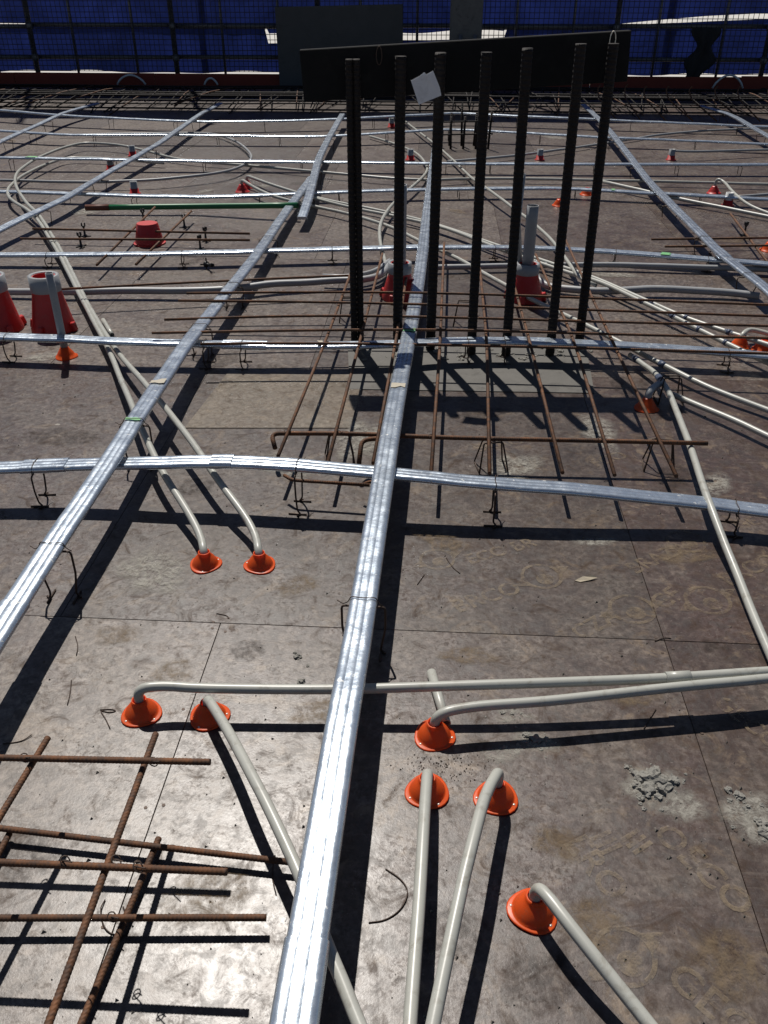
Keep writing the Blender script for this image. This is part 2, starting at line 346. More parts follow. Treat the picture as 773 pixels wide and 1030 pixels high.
# ================================================================== DUCTS
DW, DH = .070, .021
PROF = [(-.47, .22), (-.5, .45), (-.485, .68), (-.44, .86), (-.38, .96), (-.30, 1.0), (-.19, 1.0), (-.165, .975), (-.115, .975), (-.09, 1.0), (0, 1.005), (.09, 1.0), (.115, .975), (.165, .975), (.19, 1.0), (.30, 1.0), (.38, .96), (.44, .86), (.485, .68), (.5, .45), (.47, .22), (.40, .03), (.34, 0), (-.34, 0), (-.40, .03)]
def sweep_duct(name, pts, seed, w=DW, h=DH, lift=0.0, wav=1.0):
    V, Fc = [], []; m = len(pts); n = len(PROF); L = 0
    for i, p in enumerate(pts):
        t = (pts[min(i + 1, m - 1)] - pts[max(i - 1, 0)]).normalized(); s = t.cross(Vector((0, 0, 1))).normalized(); up = s.cross(t)
        if i: L += (p - pts[i - 1]).length
        roll = wav * .07 * noise.noise(Vector((L * 1.7, seed * 3.1, 0))); dz = wav * .0035 * noise.noise(Vector((L * 3.1, seed * 7.7, 5))); sq = 1 + wav * .07 * noise.noise(Vector((L * 9, seed, 9)))
        s2 = s * math.cos(roll) + up * math.sin(roll); u2 = up * math.cos(roll) - s * math.sin(roll)
        for a, b in PROF: V.append(p + s2 * (a * w) + u2 * ((b * h) * sq + lift + dz))
    for i in range(m - 1):
        for j in range(n): q = (j + 1) % n; Fc.append((i * n + j, (i + 1) * n + j, (i + 1) * n + q, i * n + q))
    Fc.append(tuple(range(n))); Fc.append(tuple((m - 1) * n + j for j in range(n))[::-1])
    me = mesh(name, V, Fc, True)
    try: me.set_sharp_from_angle(angle=R(50))
    except Exception: pass
    return me
def at_x(pts, px_x, axis=0):
    """the place along a path where it is sighted at a given photo column (axis 0) or row (axis 1)"""
    best = None
    for i, p in enumerate(pts):
        d = p - Vector((0, 0, CAM_H)); z = d.y * math.cos(PITCH) - d.z * math.sin(PITCH)
        q = (386.5 + F * d.x / z, 515 - F * (d.y * math.sin(PITCH) + d.z * math.cos(PITCH)) / z)[axis]
        if best is None or abs(q - px_x) < best[0]: best = (abs(q - px_x), i)
    i = best[1]; t = (pts[min(i + 1, len(pts) - 1)] - pts[max(0, i - 1)]).normalized(); return pts[i], t, i
DUCTS = {}
def duct(key, pix, label, chairs=(), axis=0, sleeves=(), step=.10, group='flat ducts laid across the deck'):
    pts = resample(fillet(PP(pix), .12 if key == 'T7' else .3, 6), step); seed = len(DUCTS) + 1; base = pts[0]
    root = thing('tendon_duct', (base.x, base.y, base.z), label, 'duct', group)
    loc = [p - base for p in pts]
    obj('duct_body', sweep_duct('duct_body', loc, seed), 'galvanised', root)
    for px_, ln in sleeves:
        p, t, i = at_x(pts, px_, axis); j = min(len(pts) - 1, i + max(2, int(ln / step))); 
        if j - i >= 2: obj('joint_sleeve', sweep_duct('joint_sleeve', loc[i:j + 1], seed, DW + .006, DH + .005, -.0025), 'galvanised', root)
    DUCTS[key] = (pts, root, chairs, axis, label); return root
duct('A', [(285, 1110, .15), (297, 1030, .155), (330, 820, .165), (344, 732, .166), (361, 640, .155), (384.5, 490, .170), (396, 420, .166), (403, 382, .15), (410.5, 345, .128), (420.5, 290, .10), (425, 258, .085), (431, 205, .08), (437, 160, .10), (442, 117, .12)],
     'long galvanised flat duct running away down the middle, nearest the camera', (606, 1100), 1, ((1109, .62),), group='flat ducts running away from the camera')
duct('B', [(-75, 760, .16), (-3, 640, .16), (52, 555, .163), (104, 478, .172), (139.5, 420, .172), (190, 345, .135), (225.5, 300, .115), (256, 262, .105), (290, 211, .085), (314, 180, .08)],
     'long galvanised flat duct slanting from the left edge up past the red formers', (556, 428, 330, 290, 240), 1, ((700, .5),), group='flat ducts running away from the camera')
duct('B2', [(304, 221, .075), (311, 200, .115), (321, 160, .12), (331, 140, .12), (344.5, 116, .13)], 'short galvanised duct whose cut near end droops beside the longer left duct', (172, 140), 1, group='flat ducts running away from the camera')
duct('C', [(-60, 268, .08), (0, 232, .09), (65, 202, .10), (99, 181, .10), (161, 145, .12), (200, 117, .13), (222, 105, .13)], 'galvanised flat duct at upper left crossing the coiled conduit', (210, 181, 150, 120), 1, group='flat ducts running away from the camera')
duct('D', [(-60, 176, .10), (0, 144, .10), (31, 130, .11), (66, 114, .12), (98, 105, .12)], 'short stretch of galvanised duct in the far left corner', (140, 122), 1, group='flat ducts running away from the camera')
duct('E', [(870, 395, .10), (790, 310, .10), (766, 287.6, .10), (729, 261, .095), (706, 238, .09), (675, 207, .085), (650, 181, .08), (638, 164.5, .09), (613, 132, .12), (602, 120, .13), (587, 106.5, .13)],
     'galvanised flat duct slanting down to the right edge, right of the starter bars', (280, 240, 207, 170, 140), 1, ((262, .3),), group='flat ducts running away from the camera')
duct('F', [(850, 183, .10), (773, 138.6, .11), (737, 117, .12), (706, 107.6, .12)], 'short stretch of galvanised duct in the far right corner', (135, 115), 1, group='flat ducts running away from the camera')
TL = ['furthest galvanised flat duct crossing the deck, just before the edge cage', 'second cross duct from the far edge, over the top of the conduit loop', 'third cross duct from the far edge, through the middle of the conduit loop',
      'fourth cross duct from the far edge, just beyond the green pipe', 'fifth cross duct from the far edge, just beyond the tall red formers', 'sixth cross duct from the far edge, passing close before the starter bars',
      'nearest cross duct, with a kink left of the middle, under the two long ducts']
TPX = [
 [(-90, 107, .12), (0, 111.5, .12), (64, 117.3, .11), (160, 122, .10), (222, 123.7, .10), (310, 122, .10), (351, 120.4, .105), (432, 116, .12), (460, 114.4, .12), (529, 118, .11), (599, 121, .10), (733, 127, .085), (860, 132, .08)],
 [(-90, 128, .11), (0, 132.4, .10), (66, 137.2, .09), (160, 136.6, .09), (310, 138.6, .08), (362, 136.6, .09), (432, 131.8, .11), (460, 131.4, .11), (525, 134.5, .10), (599, 139, .085), (700, 143, .075), (860, 150, .07)],
 [(-90, 158, .10), (0, 159.8, .10), (160, 162.5, .085), (263, 164, .075), (310, 164, .075), (460, 166, .075), (610, 166.6, .08), (860, 167, .08)],
 [(-90, 191, .06), (0, 194, .06), (79, 196.6, .06), (160, 199, .055), (222, 199.7, .055), (303, 196, .06), (395, 193, .065), (460, 191.5, .065), (564, 190.4, .065), (613, 193.5, .06), (773, 202, .05), (860, 206, .05)],
 [(-90, 259, .055), (0, 258, .055), (150, 257.5, .068), (310, 253, .07), (428, 250.4, .07), (520, 250.4, .07), (610, 254, .065), (721, 263.4, .055), (860, 275, .05)],
 [(-110, 337, .10), (0, 340.7, .10), (64, 342.8, .10), (114, 345.3, .10), (183, 347.5, .095), (310, 350.5, .09), (399, 348.4, .095), (441, 345.5, .09), (502, 344.5, .09), (610, 348.5, .08), (696, 354, .07), (860, 367, .06)],
 [(-130, 479, .115), (0, 473, .12), (93, 469.7, .13), (163, 468.5, .145), (222, 466, .155), (300, 470.4, .155), (374, 478, .142), (473, 487, .13), (589, 495.7, .112), (710, 509, .078), (773, 517, .07), (900, 534, .07)]]
TCH = [(20, 110, 180, 270, 375, 455, 520, 640, 740), (30, 92, 223, 282, 388, 452, 491, 547, 700), (8, 112, 206, 304, 447, 498, 595, 686, 750), (67, 137, 255, 310, 345, 460, 580, 702), (49, 186, 332, 498, 618, 715), (4, 203, 240, 470, 505, 735), (40, 300, 494, 735)]
for i in range(7):
    duct('T%d' % (i + 1), TPX[i], TL[i], TCH[i], 0, {6: ((212, .14), (20, .3)), 5: ((230, .35), (510, .3)), 4: ((400, .3),), 3: ((240, .4),), 2: ((250, .5),)}.get(i, ()), .12 if i < 4 else .09)
# green crayon marks and tape on the ducts
def band(key, px_, ln, mat, name, axis):
    pts, root, *_ = DUCTS[key]; p, t, i = at_x(pts, px_, axis); seg = [p - t * ln / 2, p + t * ln / 2]
    b = pts[0]; V = []; Fc = []; s = t.cross(Vector((0, 0, 1))).normalized(); up = s.cross(t)
    for q in (seg[0], seg[1]):
        for a, z in ((-.40, 1.10), (-.14, 1.12), (.12, 1.12), (.38, 1.10)): V.append(q - b + s * a * DW + up * (z * DH + .0012) + t * random.uniform(-.3, .3) * ln)
    for j in range(3): Fc.append((j, j + 1, 5 + j, 4 + j))
    obj(name, mesh(name, V, Fc), mat, root)
band('A', 338, .05, 'paint_green', 'crayon_mark', 1); band('B', 425, .016, 'paint_green', 'crayon_mark', 1); band('B', 386, .05, 'tape_tan', 'tape_patch', 1); band('A', 396, .035, 'tape_tan', 'tape_patch', 1)
band('T3', 32, .09, 'paint_green', 'crayon_mark', 0); band('T4', 622, .03, 'paint_green', 'crayon_mark', 0); band('T5', 671, .05, 'paint_green', 'crayon_mark', 0); band('T6', 318, .02, 'tape_tan', 'tape_patch', 0)

# ------------------------------------------------------------------ bent wire chairs under the ducts
def wire_path(pts, r=.012): return fillet([Vector(p) for p in pts], r, 3)
def duct_chair(p, t, key, which, n):
    h = p.z - .0036; rz = math.atan2(t.y, t.x); near = p.y < 6
    root = thing('wire_chair', (p.x, p.y, 0), 'bent wire chair %s under the %s' % (which, DL[key]), 'chair support', 'bent wire chairs under the ducts', rz)
    q = 3.2e-3; j = random.uniform(-.008, .008); a, b = .055 + j, .043 + j
    lists = [wire_path([(0, -b - .012, q), (.012, -b, q), (.0, -b, q + .012), (0, -a, h * .55), (0, -a, h), (0, a, h), (0, a, h * .55), (0, b, q + .012), (-.012, b, q), (0, b + .012, q)] if near else [(0, -b, q), (0, -a, h), (0, a, h), (0, b, q)], .01)]
    obj('frame', join_tubes('frame', lists, .0031, 6 if near else 4), 'wire', root)
    if near:
        for sgn in (-1, 1): obj('foot', tube('foot', [Vector((-.03, sgn * b, q)), Vector((.03, sgn * b, q))], .0029, 6), 'wire', root)
        d = DW / 2 + .004; u = h + .0036
        loop = [(.004, -d - .012, u - .004), (0, -d, u + .008), (.002, -d * .8, u + DH + .0035), (-.002, 0, u + DH + .004), (.002, d * .8, u + DH + .0035), (0, d, u + .008), (.006, d + .014, u - .003), (.012, d + .03, u + .004)]
        obj('tie_wire', tube('tie_wire', wire_path(loop, .006), .0014, 5), 'wire', root)
DL = dict(A='long middle duct', B='long left duct', B2='short drooping duct', C='upper left duct', D='far left corner duct', E='right slanting duct', F='far right corner duct',
          T1='furthest cross duct', T2='second cross duct', T3='third cross duct', T4='fourth cross duct', T5='fifth cross duct', T6='sixth cross duct', T7='nearest cross duct')
for key, (pts, root, chairs, axis, label) in DUCTS.items():
    cs = sorted(chairs); n = len(cs)
    for i, c in enumerate(cs):
        p, t, _ = at_x(pts, c, axis)
        if axis == 0: which = 'leftmost' if i == 0 else ('rightmost' if i == n - 1 else ORD[i] + ' from the left')
        else: which = 'furthest' if i == 0 else ('nearest' if i == n - 1 else ORD[i] + ' from the far end')
        duct_chair(p, t, key, which, n)

# ================================================================== CONDUITS AND CONES
conep = [(.0435, .0005), (.0445, .003), (.042, .0042), (.0380, .0040), (.0362, .0055), (.0345, .0110), (.0315, .0180), (.0272, .0260), (.0225, .0330), (.0188, .0380), (.0170, .0425), (.0162, .0500), (.0142, .0504), (.0139, .046), (.016, .038), (.027, .018), (.034, .003), (.0435, .0005)]
cone_me = lathe('cone_body', conep, 28); cone_me.materials.append(MATS['orange_plastic'])
cone_far = lathe('cone_body', conep[::2] + [conep[-1]], 14); cone_far.materials.append(MATS['orange_plastic'])
for me_ in (cone_me, cone_far):
    for v_ in me_.vertices:
        rr = math.hypot(v_.co.x, v_.co.y)
        if rr > .0405: f_ = 1 + .055 * math.cos(3 * math.atan2(v_.co.y, v_.co.x)); v_.co.x *= f_; v_.co.y *= f_
nail_me = lathe('nail', [(.0001, .0052), (.0026, .005), (.003, .0035), (.003, .001)], 7); nail_me.materials.append(MATS['nail'])
def cone(pix, label, size=1.0, red=False):
    p = P(*pix); near = p.y < 3
    root = thing('conduit_cone', (p.x, p.y, .001), label, 'cone', 'plastic cones where conduits enter the deck', 0.0 if red else random.uniform(0, 6)); root.scale = (size * 1.08, size * 1.08, size * .94); root.rotation_euler = (random.uniform(-.03, .03), random.uniform(-.03, .03), root.rotation_euler.z)
    me = cone_me if near else cone_far
    if red:
        me = me.copy(); me.materials.clear(); me.materials.append(MATS['red_plastic'])
    obj('cone_body', me, None, root)
    if near:
        for i in range(3):
            a = 2.1 * i + random.uniform(-.3, .3); obj('nail', nail_me, None, root, (.0385 * math.cos(a), .0385 * math.sin(a), 0))
    return p
CON = 'pale plastic conduits run over the deck'
def conduit(pts, label, r=.0120, mat='pvc', rad=.4, couplers=(), step=.12):
    pts = fillet(pts, rad, 7); b = pts[0].copy(); loc = [p - b for p in pts]
    loc2 = resample(loc, step); sd0 = random.uniform(0, 50); m_ = len(loc2)
    if m_ > 8:
        for i_, q_ in enumerate(loc2):
            f_ = min(1, i_ / 6, (m_ - 1 - i_) / 3); q_.x += f_ * .004 * noise.noise(Vector((q_.x * 3, q_.y * 3, sd0))); q_.z += f_ * .003 * noise.noise(Vector((q_.x * 3, q_.y * 3, sd0 + 9)))
    me = tube('conduit', loc2, r, 12 if pts[0].y < 4 or pts[-1].y < 4 else 8, 0, .84)
    o = obj('conduit', me, mat); o.location = b; tag(o, label, 'conduit', CON)
    for (px_, ln, ax, m) in couplers:
        p, t, i = at_x(pts, px_, ax); obj('coupling', tube('coupling', [p - b - t * ln / 2, p - b + t * ln / 2], r * 1.22, 12, 0, .8), m, o)
    return o
def up(p, h): return Vector((p.x, p.y, h))
# near ones, each from its cone
c = cone((143, 718), 'orange cone left of the other one above the rusty mat'); 
conduit([up(c, .012), up(c, .082), P(166, 690, .08), P(198, 693, .076), P(300, 693.7, .078), P(434, 690.6, .086), P(540, 688, .088), P(679, 681.3, .09), P(773, 676, .085), P(900, 668, .07)],
        'long conduit running level under the middle duct to the right edge', rad=[.05] + [.25] * 7, couplers=((681, .06, 0, 'pvc'),))
c = cone((211, 721), 'orange cone between the leftmost front cone and the middle duct')
conduit([up(c, .012), up(c, .066), P(229, 732.5, .085), P(252, 775, .12), P(272, 812, .125), P(300, 876, .12), P(330.5, 955, .115), P(349, 996, .11), P(385, 1090, .10)],
        'conduit curving down under the middle duct towards the bottom edge', rad=[.035] + [.25] * 6)
c = cone((437, 741), 'orange cone beside the loose conduit offcut, furthest of the four right of the middle duct')
conduit([up(c, .012), up(c, .072), P(473, 711, .078), P(540, 706, .083), P(589, 700.7, .085), P(690, 690, .088), P(773, 683, .085), P(900, 668, .04)],
        'conduit leaving its cone level and meeting another at the right edge', rad=[.05] + [.25] * 6)
c = cone((430, 797), 'orange cone nearest the middle duct, conduit coming straight towards the camera')
conduit([up(c, .012), up(c, .072), P(427, 825, .095), P(421, 913, .095), P(413, 1030, .09), P(408, 1100, .09)], 'conduit running straight towards the camera just right of the middle duct', rad=[.035, .2, .3, .3])
c = cone((499, 803), 'orange cone right of the straight conduit, its conduit slanting left towards the camera')
conduit([up(c, .012), up(c, .09), P(488, 798.5, .13), P(477.5, 840, .145), P(462.5, 903, .14), P(436.6, 1030, .12), P(424, 1095, .11)], 'conduit slanting down left towards the camera beside the straight one', rad=[.03, .06, .25, .3, .3])
c = cone((536, 917), 'orange cone nearest the camera at lower right')
conduit([up(c, .012), up(c, .078), P(551, 901, .09), P(576, 934, .09), P(640, 1014, .065), P(700, 1090, .05)], 'conduit curving down to the right bottom edge from the nearest cone', rad=[.03, .03, .3, .3])
# the pair at left running from two cones up to the big coil
c = cone((207, 568), 'left one of the two orange cones in the shade of the left duct')
conduit([up(c, .012), up(c, .052), P(202, 540, .055), P(190, 517, .07), P(163, 474, .105), P(141, 428, .12), P(124.5, 388, .085), P(107.6, 347.5, .06), P(80.7, 297, .055), P(58, 252.5, .06), P(37, 219, .08), P(27, 210, .08), P(14.5, 203, .075), P(8, 197.6, .07), P(8, 190, .07), P(12.4, 185, .07), P(23, 176, .07), P(50, 163.5, .06), P(68, 158, .05), P(100, 159, .05), P(165, 164, .04)],
        'left conduit of the pair, ending in a small loop under the third cross duct', rad=[.03] + [.3] * 18)
c = cone((262, 569), 'right one of the two orange cones between the long ducts')
conduit([up(c, .012), up(c, .052), P(258, 540, .055), P(248, 521, .07), P(225, 490, .10), P(202, 457, .12), P(168, 411, .12), P(145, 384.5, .09), P(118, 354, .06), P(101, 327, .055), P(84, 297, .055), P(62, 252.5, .06), P(41, 217, .085), P(29, 207, .09), P(19.7, 194.5, .09), P(14.5, 181, .09), P(17.6, 173, .09), P(27, 165.5, .09), P(41.4, 157, .09), P(62, 149, .08), P(81, 144, .07), P(99, 144, .07), P(124, 146.3, .07), P(145, 151, .06), P(181, 161.4, .04), P(255, 166.6, .04), P(341, 175, .05), P(424, 182, .05), P(477, 179, .04), P(595, 181, .04), P(725, 184, .04), P(860, 188, .04)],
        'longest conduit, sweeping round the big loop and off to the right edge', rad=[.03] + [.5] * 29, step=.15)
conduit(PP([(-80, 181, .05), (0, 181, .05), (83, 184, .06), (160, 181, .07), (222.5, 174, .07), (243, 167.6, .07), (253.5, 160.4, .06), (252.5, 154, .05), (245, 147, .04), (233, 139.7, .04), (212, 133.5, .03), (160, 134, .03), (60, 136, .03)]),
        'dull conduit looping round at upper left beneath three cross ducts', mat='pvc_grey', rad=.6)
# bundle crossing behind the starter bars
for i, (pq, dx, lab) in enumerate([((249, 189), 0, 'left red cone of the small pair under the fourth cross duct'), ((244, 193), 0, 'right red cone of the small pair, a little nearer, by the fourth cross duct')]):
    cone(pq, lab, 1.3, True)
a, b = P(249, 189), P(244, 193)
conduit([up(a, .02), up(a, .10), P(268, 184, .09), P(299, 194, .06), P(352, 209, .05), P(412, 220, .05), P(460, 233, .05), P(491, 246, .05), P(543, 265, .05), P(582, 277, .055), P(610, 286, .06), P(644, 302.4, .06), P(675, 317, .055), P(706, 332.5, .05), P(737, 348, .045), P(773, 365.6, .04), P(880, 412, .04)],
        'pale conduit running from the small red cones diagonally to the right edge', rad=[.06] + [.4] * 14, couplers=tuple((x, .018, 0, 'coupling_blue') for x in (645, 675, 703, 730, 757)))
conduit([up(b, .02), up(b, .10), P(268, 195.6, .07), P(309, 206, .05), P(352, 215, .05), P(395, 228.7, .05), P(430, 246, .04), P(458, 258.7, .04), P(485, 273.5, .04), P(520, 293, .04), P(551, 308.7, .045), P(574, 320, .05), P(603, 333.5, .055), P(631.6, 348, .05), P(652, 359, .045), P(696, 382, .04), P(729, 396.6, .035), P(773, 413, .03), P(870, 450, .03)],
        'pale conduit passing low among the starter bars to the right edge', rad=[.06] + [.4] * 16, couplers=((669, .035, 0, 'coupling_blue'),))
conduit(PP([(250, 177.5, .05), (282, 189, .06), (323, 200.5, .055), (395, 214, .045), (450, 229, .05), (483, 241, .05), (543, 261, .05), (590, 276, .055), (650, 302.5, .05), (687.5, 319, .045), (731, 333.5, .04), (773, 347, .04), (880, 380, .04)]),
        'second pale conduit laid beside the diagonal one behind the starter bars', rad=.4, couplers=tuple((x, .018, 0, 'coupling_blue') for x in (655, 690, 732)))
conduit(PP([(404, 119, .05), (424, 134.5, .05), (443, 149, .05), (460, 165, .05), (473, 178, .05), (487, 187, .09), (512, 206, .08), (539, 225.5, .06), (560, 247, .05), (574, 267, .06), (583, 280, .07), (600, 287, .06)]),
        'thin conduit running away behind the starter bars to the far edge', r=.011, rad=.4)
conduit(PP([(372, 137, .03), (393, 143, .03), (414, 151, .035), (424, 158, .04), (432, 170, .05), (424, 180, .07), (395, 205, .075), (385, 219, .075), (382, 230, .07), (383, 246, .06), (387, 262, .05), (393, 285, .03)]),
        'conduit bending like a hook behind the second and third starter bars', rad=.3)
conduit(PP([(-70, 294, .03), (14, 293, .035), (60, 294, .04), (132, 292, .045), (197, 293, .045), (243, 290, .05), (274, 285, .055), (310, 284, .05), (341, 281.7, .05), (362, 282, .05), (383, 277.6, .055), (393, 266, .06)]),
        'thicker grey pipe lying across at left, passing behind the red formers', r=.02, mat='pvc_grey', rad=.4)
conduit(PP([(325, 277.5, .06), (352, 278.5, .06), (378, 273, .065), (392, 262, .07)]), 'short grey pipe laid along the bend of the thicker pipe', r=.013, mat='pvc_grey', rad=.3)
conduit(PP([(536, 262, .13), (538, 277, .05), (548, 287, .03), (564, 290, .03), (603, 293, .035), (636, 291.5, .04), (658.5, 290, .045), (696, 292, .04), (737, 294, .035), (764, 298, .03)]),
        'thicker grey pipe sweeping out of the right red former to the right', r=.02, mat='pvc_grey', rad=.2)
conduit(PP([(436, 269, .035), (530, 267, .035), (610, 266, .035), (675, 268, .035), (729, 269.6, .035), (860, 274, .03)]), 'level grey pipe crossing just before the fifth cross duct on the right', r=.017, mat='pvc_grey', rad=.4)
conduit(PP([(450, 162.5, .04), (516, 157, .04), (568, 150, .04), (610, 144, .03), (675, 133.5, .03), (745, 129.5, .03), (850, 127, .03)]), 'dull far conduit curving up to the right behind the right duct', mat='pvc_grey', rad=.5)
cone((718, 194.5), 'small red cone at right with a white bent conduit', 1.25, True)
a = P(718, 194.5)
conduit([up(a, .02), up(a, .12), P(729, 183, .10), P(737, 193.5, .08), P(752, 206, .05), P(773, 215, .03), P(850, 240, .03)], 'white conduit rising from the small red cone at right and bending down', rad=[.05, .1, .3, .3, .3])
conduit(PP([(606, 182.5, .05), (658.5, 194.5, .05), (687.5, 201, .04), (729, 209, .035), (773, 218, .03), (860, 236, .03)]), 'bright white conduit slanting across the right duct', rad=.4, r=.0145)
conduit(PP([(740, 198, .03), (773, 195.5, .03), (860, 190, .03)]), 'short dark conduit leaving the right edge beside the white capped former', mat='pvc_grey')
cone((744, 348), 'orange cone at the right edge beside the diagonal conduit', 1.05)
a = P(744, 348)
conduit([up(a, .012), up(a, .06), P(754, 331, .06), P(773, 335.6, .05), P(850, 355, .03)], 'short bent conduit rising from the cone at the right edge', rad=[.04, .1, .2])
cone((767, 352), 'orange cone cut by the right edge, beside another orange cone', 1.1); cone((773, 252), 'small orange cone at the right edge above the right duct', 1.2)
cone((590, 196), 'small orange cone glimpsed between the two rightmost starter bars', 1.2); cone((562, 207), 'small orange cone glimpsed between the fifth and sixth starter bars', 1.1)
# the right-hand run with the dark coupling and its shaded cone
cone((650, 411), 'orange cone in the board shadow right of the starter bars', 1.08); a = P(650, 411)
conduit([up(a, .012), up(a, .075), P(657, 390, .07), P(666, 384.5, .065)], 'short grey bend rising from the shaded cone into a dark coupling', mat='pvc_grey', r=.015, rad=[.05, .04])
conduit(PP([(634, 357, .05), (646, 365.5, .05), (658.5, 374, .055), (666, 384, .065), (672, 393, .07), (679, 408, .07), (689.6, 433, .085), (700, 467, .10), (713.6, 505, .103), (728, 545, .06), (741, 575, .035), (768, 640, .026), (800, 715, .02)]),
        'pale conduit bending down at right across the nearest cross duct', rad=.25, couplers=((664.5, .075, 0, 'coupling_blue'), (639, .03, 0, 'coupling_blue')))
conduit(PP([(676, 396.5, .03), (696, 405, .035), (737, 421.4, .04), (773, 439, .04), (880, 487, .04)]), 'pale conduit leaving the right edge below the board shadow', rad=.4)
# loose pieces
o = conduit(PP([(434, 676, .0135), (449, 728, .0135)]), 'short conduit offcut lying loose by an orange cone'); o['group'] = 'loose conduit offcuts'
o = conduit(PP([(104, 322, .0135), (113, 337, .0135)]), 'tiny conduit offcut lying by the pair of conduits at left'); o['group'] = 'loose conduit offcuts'
gp = resample(PP([(109, 208.7, .05), (200, 207.6, .06), (300, 206.5, .105)]), .2); b0 = gp[0].copy()
o = obj('green_pipe', tube('green_pipe', [p - b0 for p in gp], .021, 10, 0, .85), 'green_plastic', None, b0); tag(o, 'long green plastic pipe with a taped brown tip lying across at left', 'pipe')
t = (gp[0] - gp[1]).normalized(); obj('taped_tip', tube('taped_tip', [t * -.01, t * .17], .0225, 10), 'brown_tape', o)

# ================================================================== RED FORMERS, COLLARS, VERTICAL PIPES
def former(pix, label, h, r0, r1, ring=True, lugs=True, group='tall red pipe formers'):
    p = P(*pix); root = thing('pipe_former', (p.x, p.y, .0), label, 'former', group, random.uniform(0, 1))
    if ring: prof = [(r0 * 1.04, .001), (r0 * 1.04, .012), (r0 * .93, .05), (r1 * 1.03, h * .66), (r1, h * .70), (r1, h * .985), (r1 * .72, h * .985), (r1 * .66, h * .80), (.001, h * .79)]
    else: prof = [(r0 * 1.12, .001), (r0 * 1.12, .010), (r0, .012), (r1, h * .96), (r1 * .95, h), (.001, h)]
    obj('former_body', lathe('former_body', prof, 24, True), 'red_plastic', root)
    try: root.children[0].data.set_sharp_from_angle(angle=R(35))
    except Exception: pass
    if ring: obj('top_band', lathe('top_band', [(r1 * 1.035, h * .72), (r1 * 1.05, h * .73), (r1 * 1.05, h), (r1 * .80, h * 1.0), (r1 * .78, h * .94)], 24), 'pvc_grey', root)
    if lugs:
        for i in range(4):
            a = i * math.pi / 2 + .4; l = obj('lug', box('lug', .035, .03, .045, .004), 'red_plastic', root, (math.cos(a) * r0 * 1.08, math.sin(a) * r0 * 1.08, 0)); l.rotation_euler = (0, -.25, a)
    return p
former((2, 331), 'tall red former with grey ringed top at the left edge', .275, .105, .07)
former((55, 331), 'tall red former with grey ringed top beside a grey upright pipe', .275, .105, .07)
former((151, 245), 'squat plain red former among thin bars at left', .135, .095, .07, False, False)
p1 = former((402, 300), 'red former half hidden behind the second starter bar', .20, .095, .062); p2 = former((528, 301), 'red former holding an upright grey pipe behind the fifth starter bar', .20, .095, .062)
for p, hh, r, ti, label in [(p1, .60, .034, .0, 'upright dark grey pipe standing in the former behind the second starter bar'), (p2, .50, .031, .0, 'upright thick grey pipe standing in the former behind the fifth starter bar')]:
    o = obj('upright_pipe', tube('upright_pipe', resample([Vector((0, 0, .16)), Vector((ti, 0, hh))], .1), r, 16, 0, .88), 'pvc_grey', None, (p.x, p.y, 0)); tag(o, label, 'pipe', 'upright grey pipes')
o = obj('upright_pipe', tube('upright_pipe', [Vector((0, 0, .14)), Vector((-.03, .03, .4)), Vector((-.018, .06, .64))], .016, 10, 0, .8), 'pvc_grey', None, (p2.x - .032, p2.y + .04, 0)); tag(o, 'slim grey pipe leaning behind the thick upright pipe', 'pipe', 'upright grey pipes')
p = cone((67, 359), 'orange cone holding the grey upright pipe at left', 1.1)
o = obj('upright_pipe', tube('upright_pipe', resample([Vector((0, 0, .02)), Vector((0, 0, .395))], .1), .0175, 12, 0, .86), 'pvc_grey', None, (p.x, p.y, 0)); tag(o, 'slim grey pipe standing upright in the orange cone beside the red former', 'pipe', 'upright grey pipes')
for pix, lab in [((134, 157), 'small red collar with grey stub inside the conduit loop, furthest back'), ((112, 171), 'small red collar with grey stub inside the loop, leftmost'), ((136, 195), 'small red collar with grey stub just before the conduit loop'),
                 ((394, 128), 'small red collar with grey stub near the far edge behind the starter bars'), ((413, 161), 'small red collar with grey stub between the second and third starter bars'),
                 ((543, 161), 'small red collar with grey stub between the fifth and sixth starter bars'), ((675, 161), 'small red collar with grey stub at right with a conduit leaving it'), ((732, 207), 'red collar with a white cap beside the right red cone')]:
    p = P(*pix); root = thing('pipe_collar', (p.x, p.y, 0), lab, 'collar', 'small red collars with grey stubs')
    obj('collar', lathe('collar', [(.05, .001), (.05, .006), (.038, .008), (.034, .045), (.031, .045)], 14), 'red_plastic', root)
    obj('stub', lathe('stub', [(.030, .002), (.030, .10), (.026, .10), (.026, .05), (.001, .05)], 14), 'hose_white' if pix[0] == 732 else 'pvc_grey', root)
a = P(675, 161); conduit([up(a, .03), up(a, .085), P(700, 152.7, .08), P(773, 150.6, .06), P(850, 149, .05)], 'conduit running right from the small collar near the right duct', mat='pvc_grey', rad=[.04, .2, .2])

# ================================================================== REINFORCEMENT
def bar(root, pts, r, mat='rebar', rib=0.0, n=8, rad=.03, name='reinforcing_bar'):
    b = Vector(root.location); pts = fillet([p - b for p in pts], rad, 5)
    if rib: pts = resample(pts, .0036)
    return obj(name, tube(name, pts, r, n, rib), mat, root)
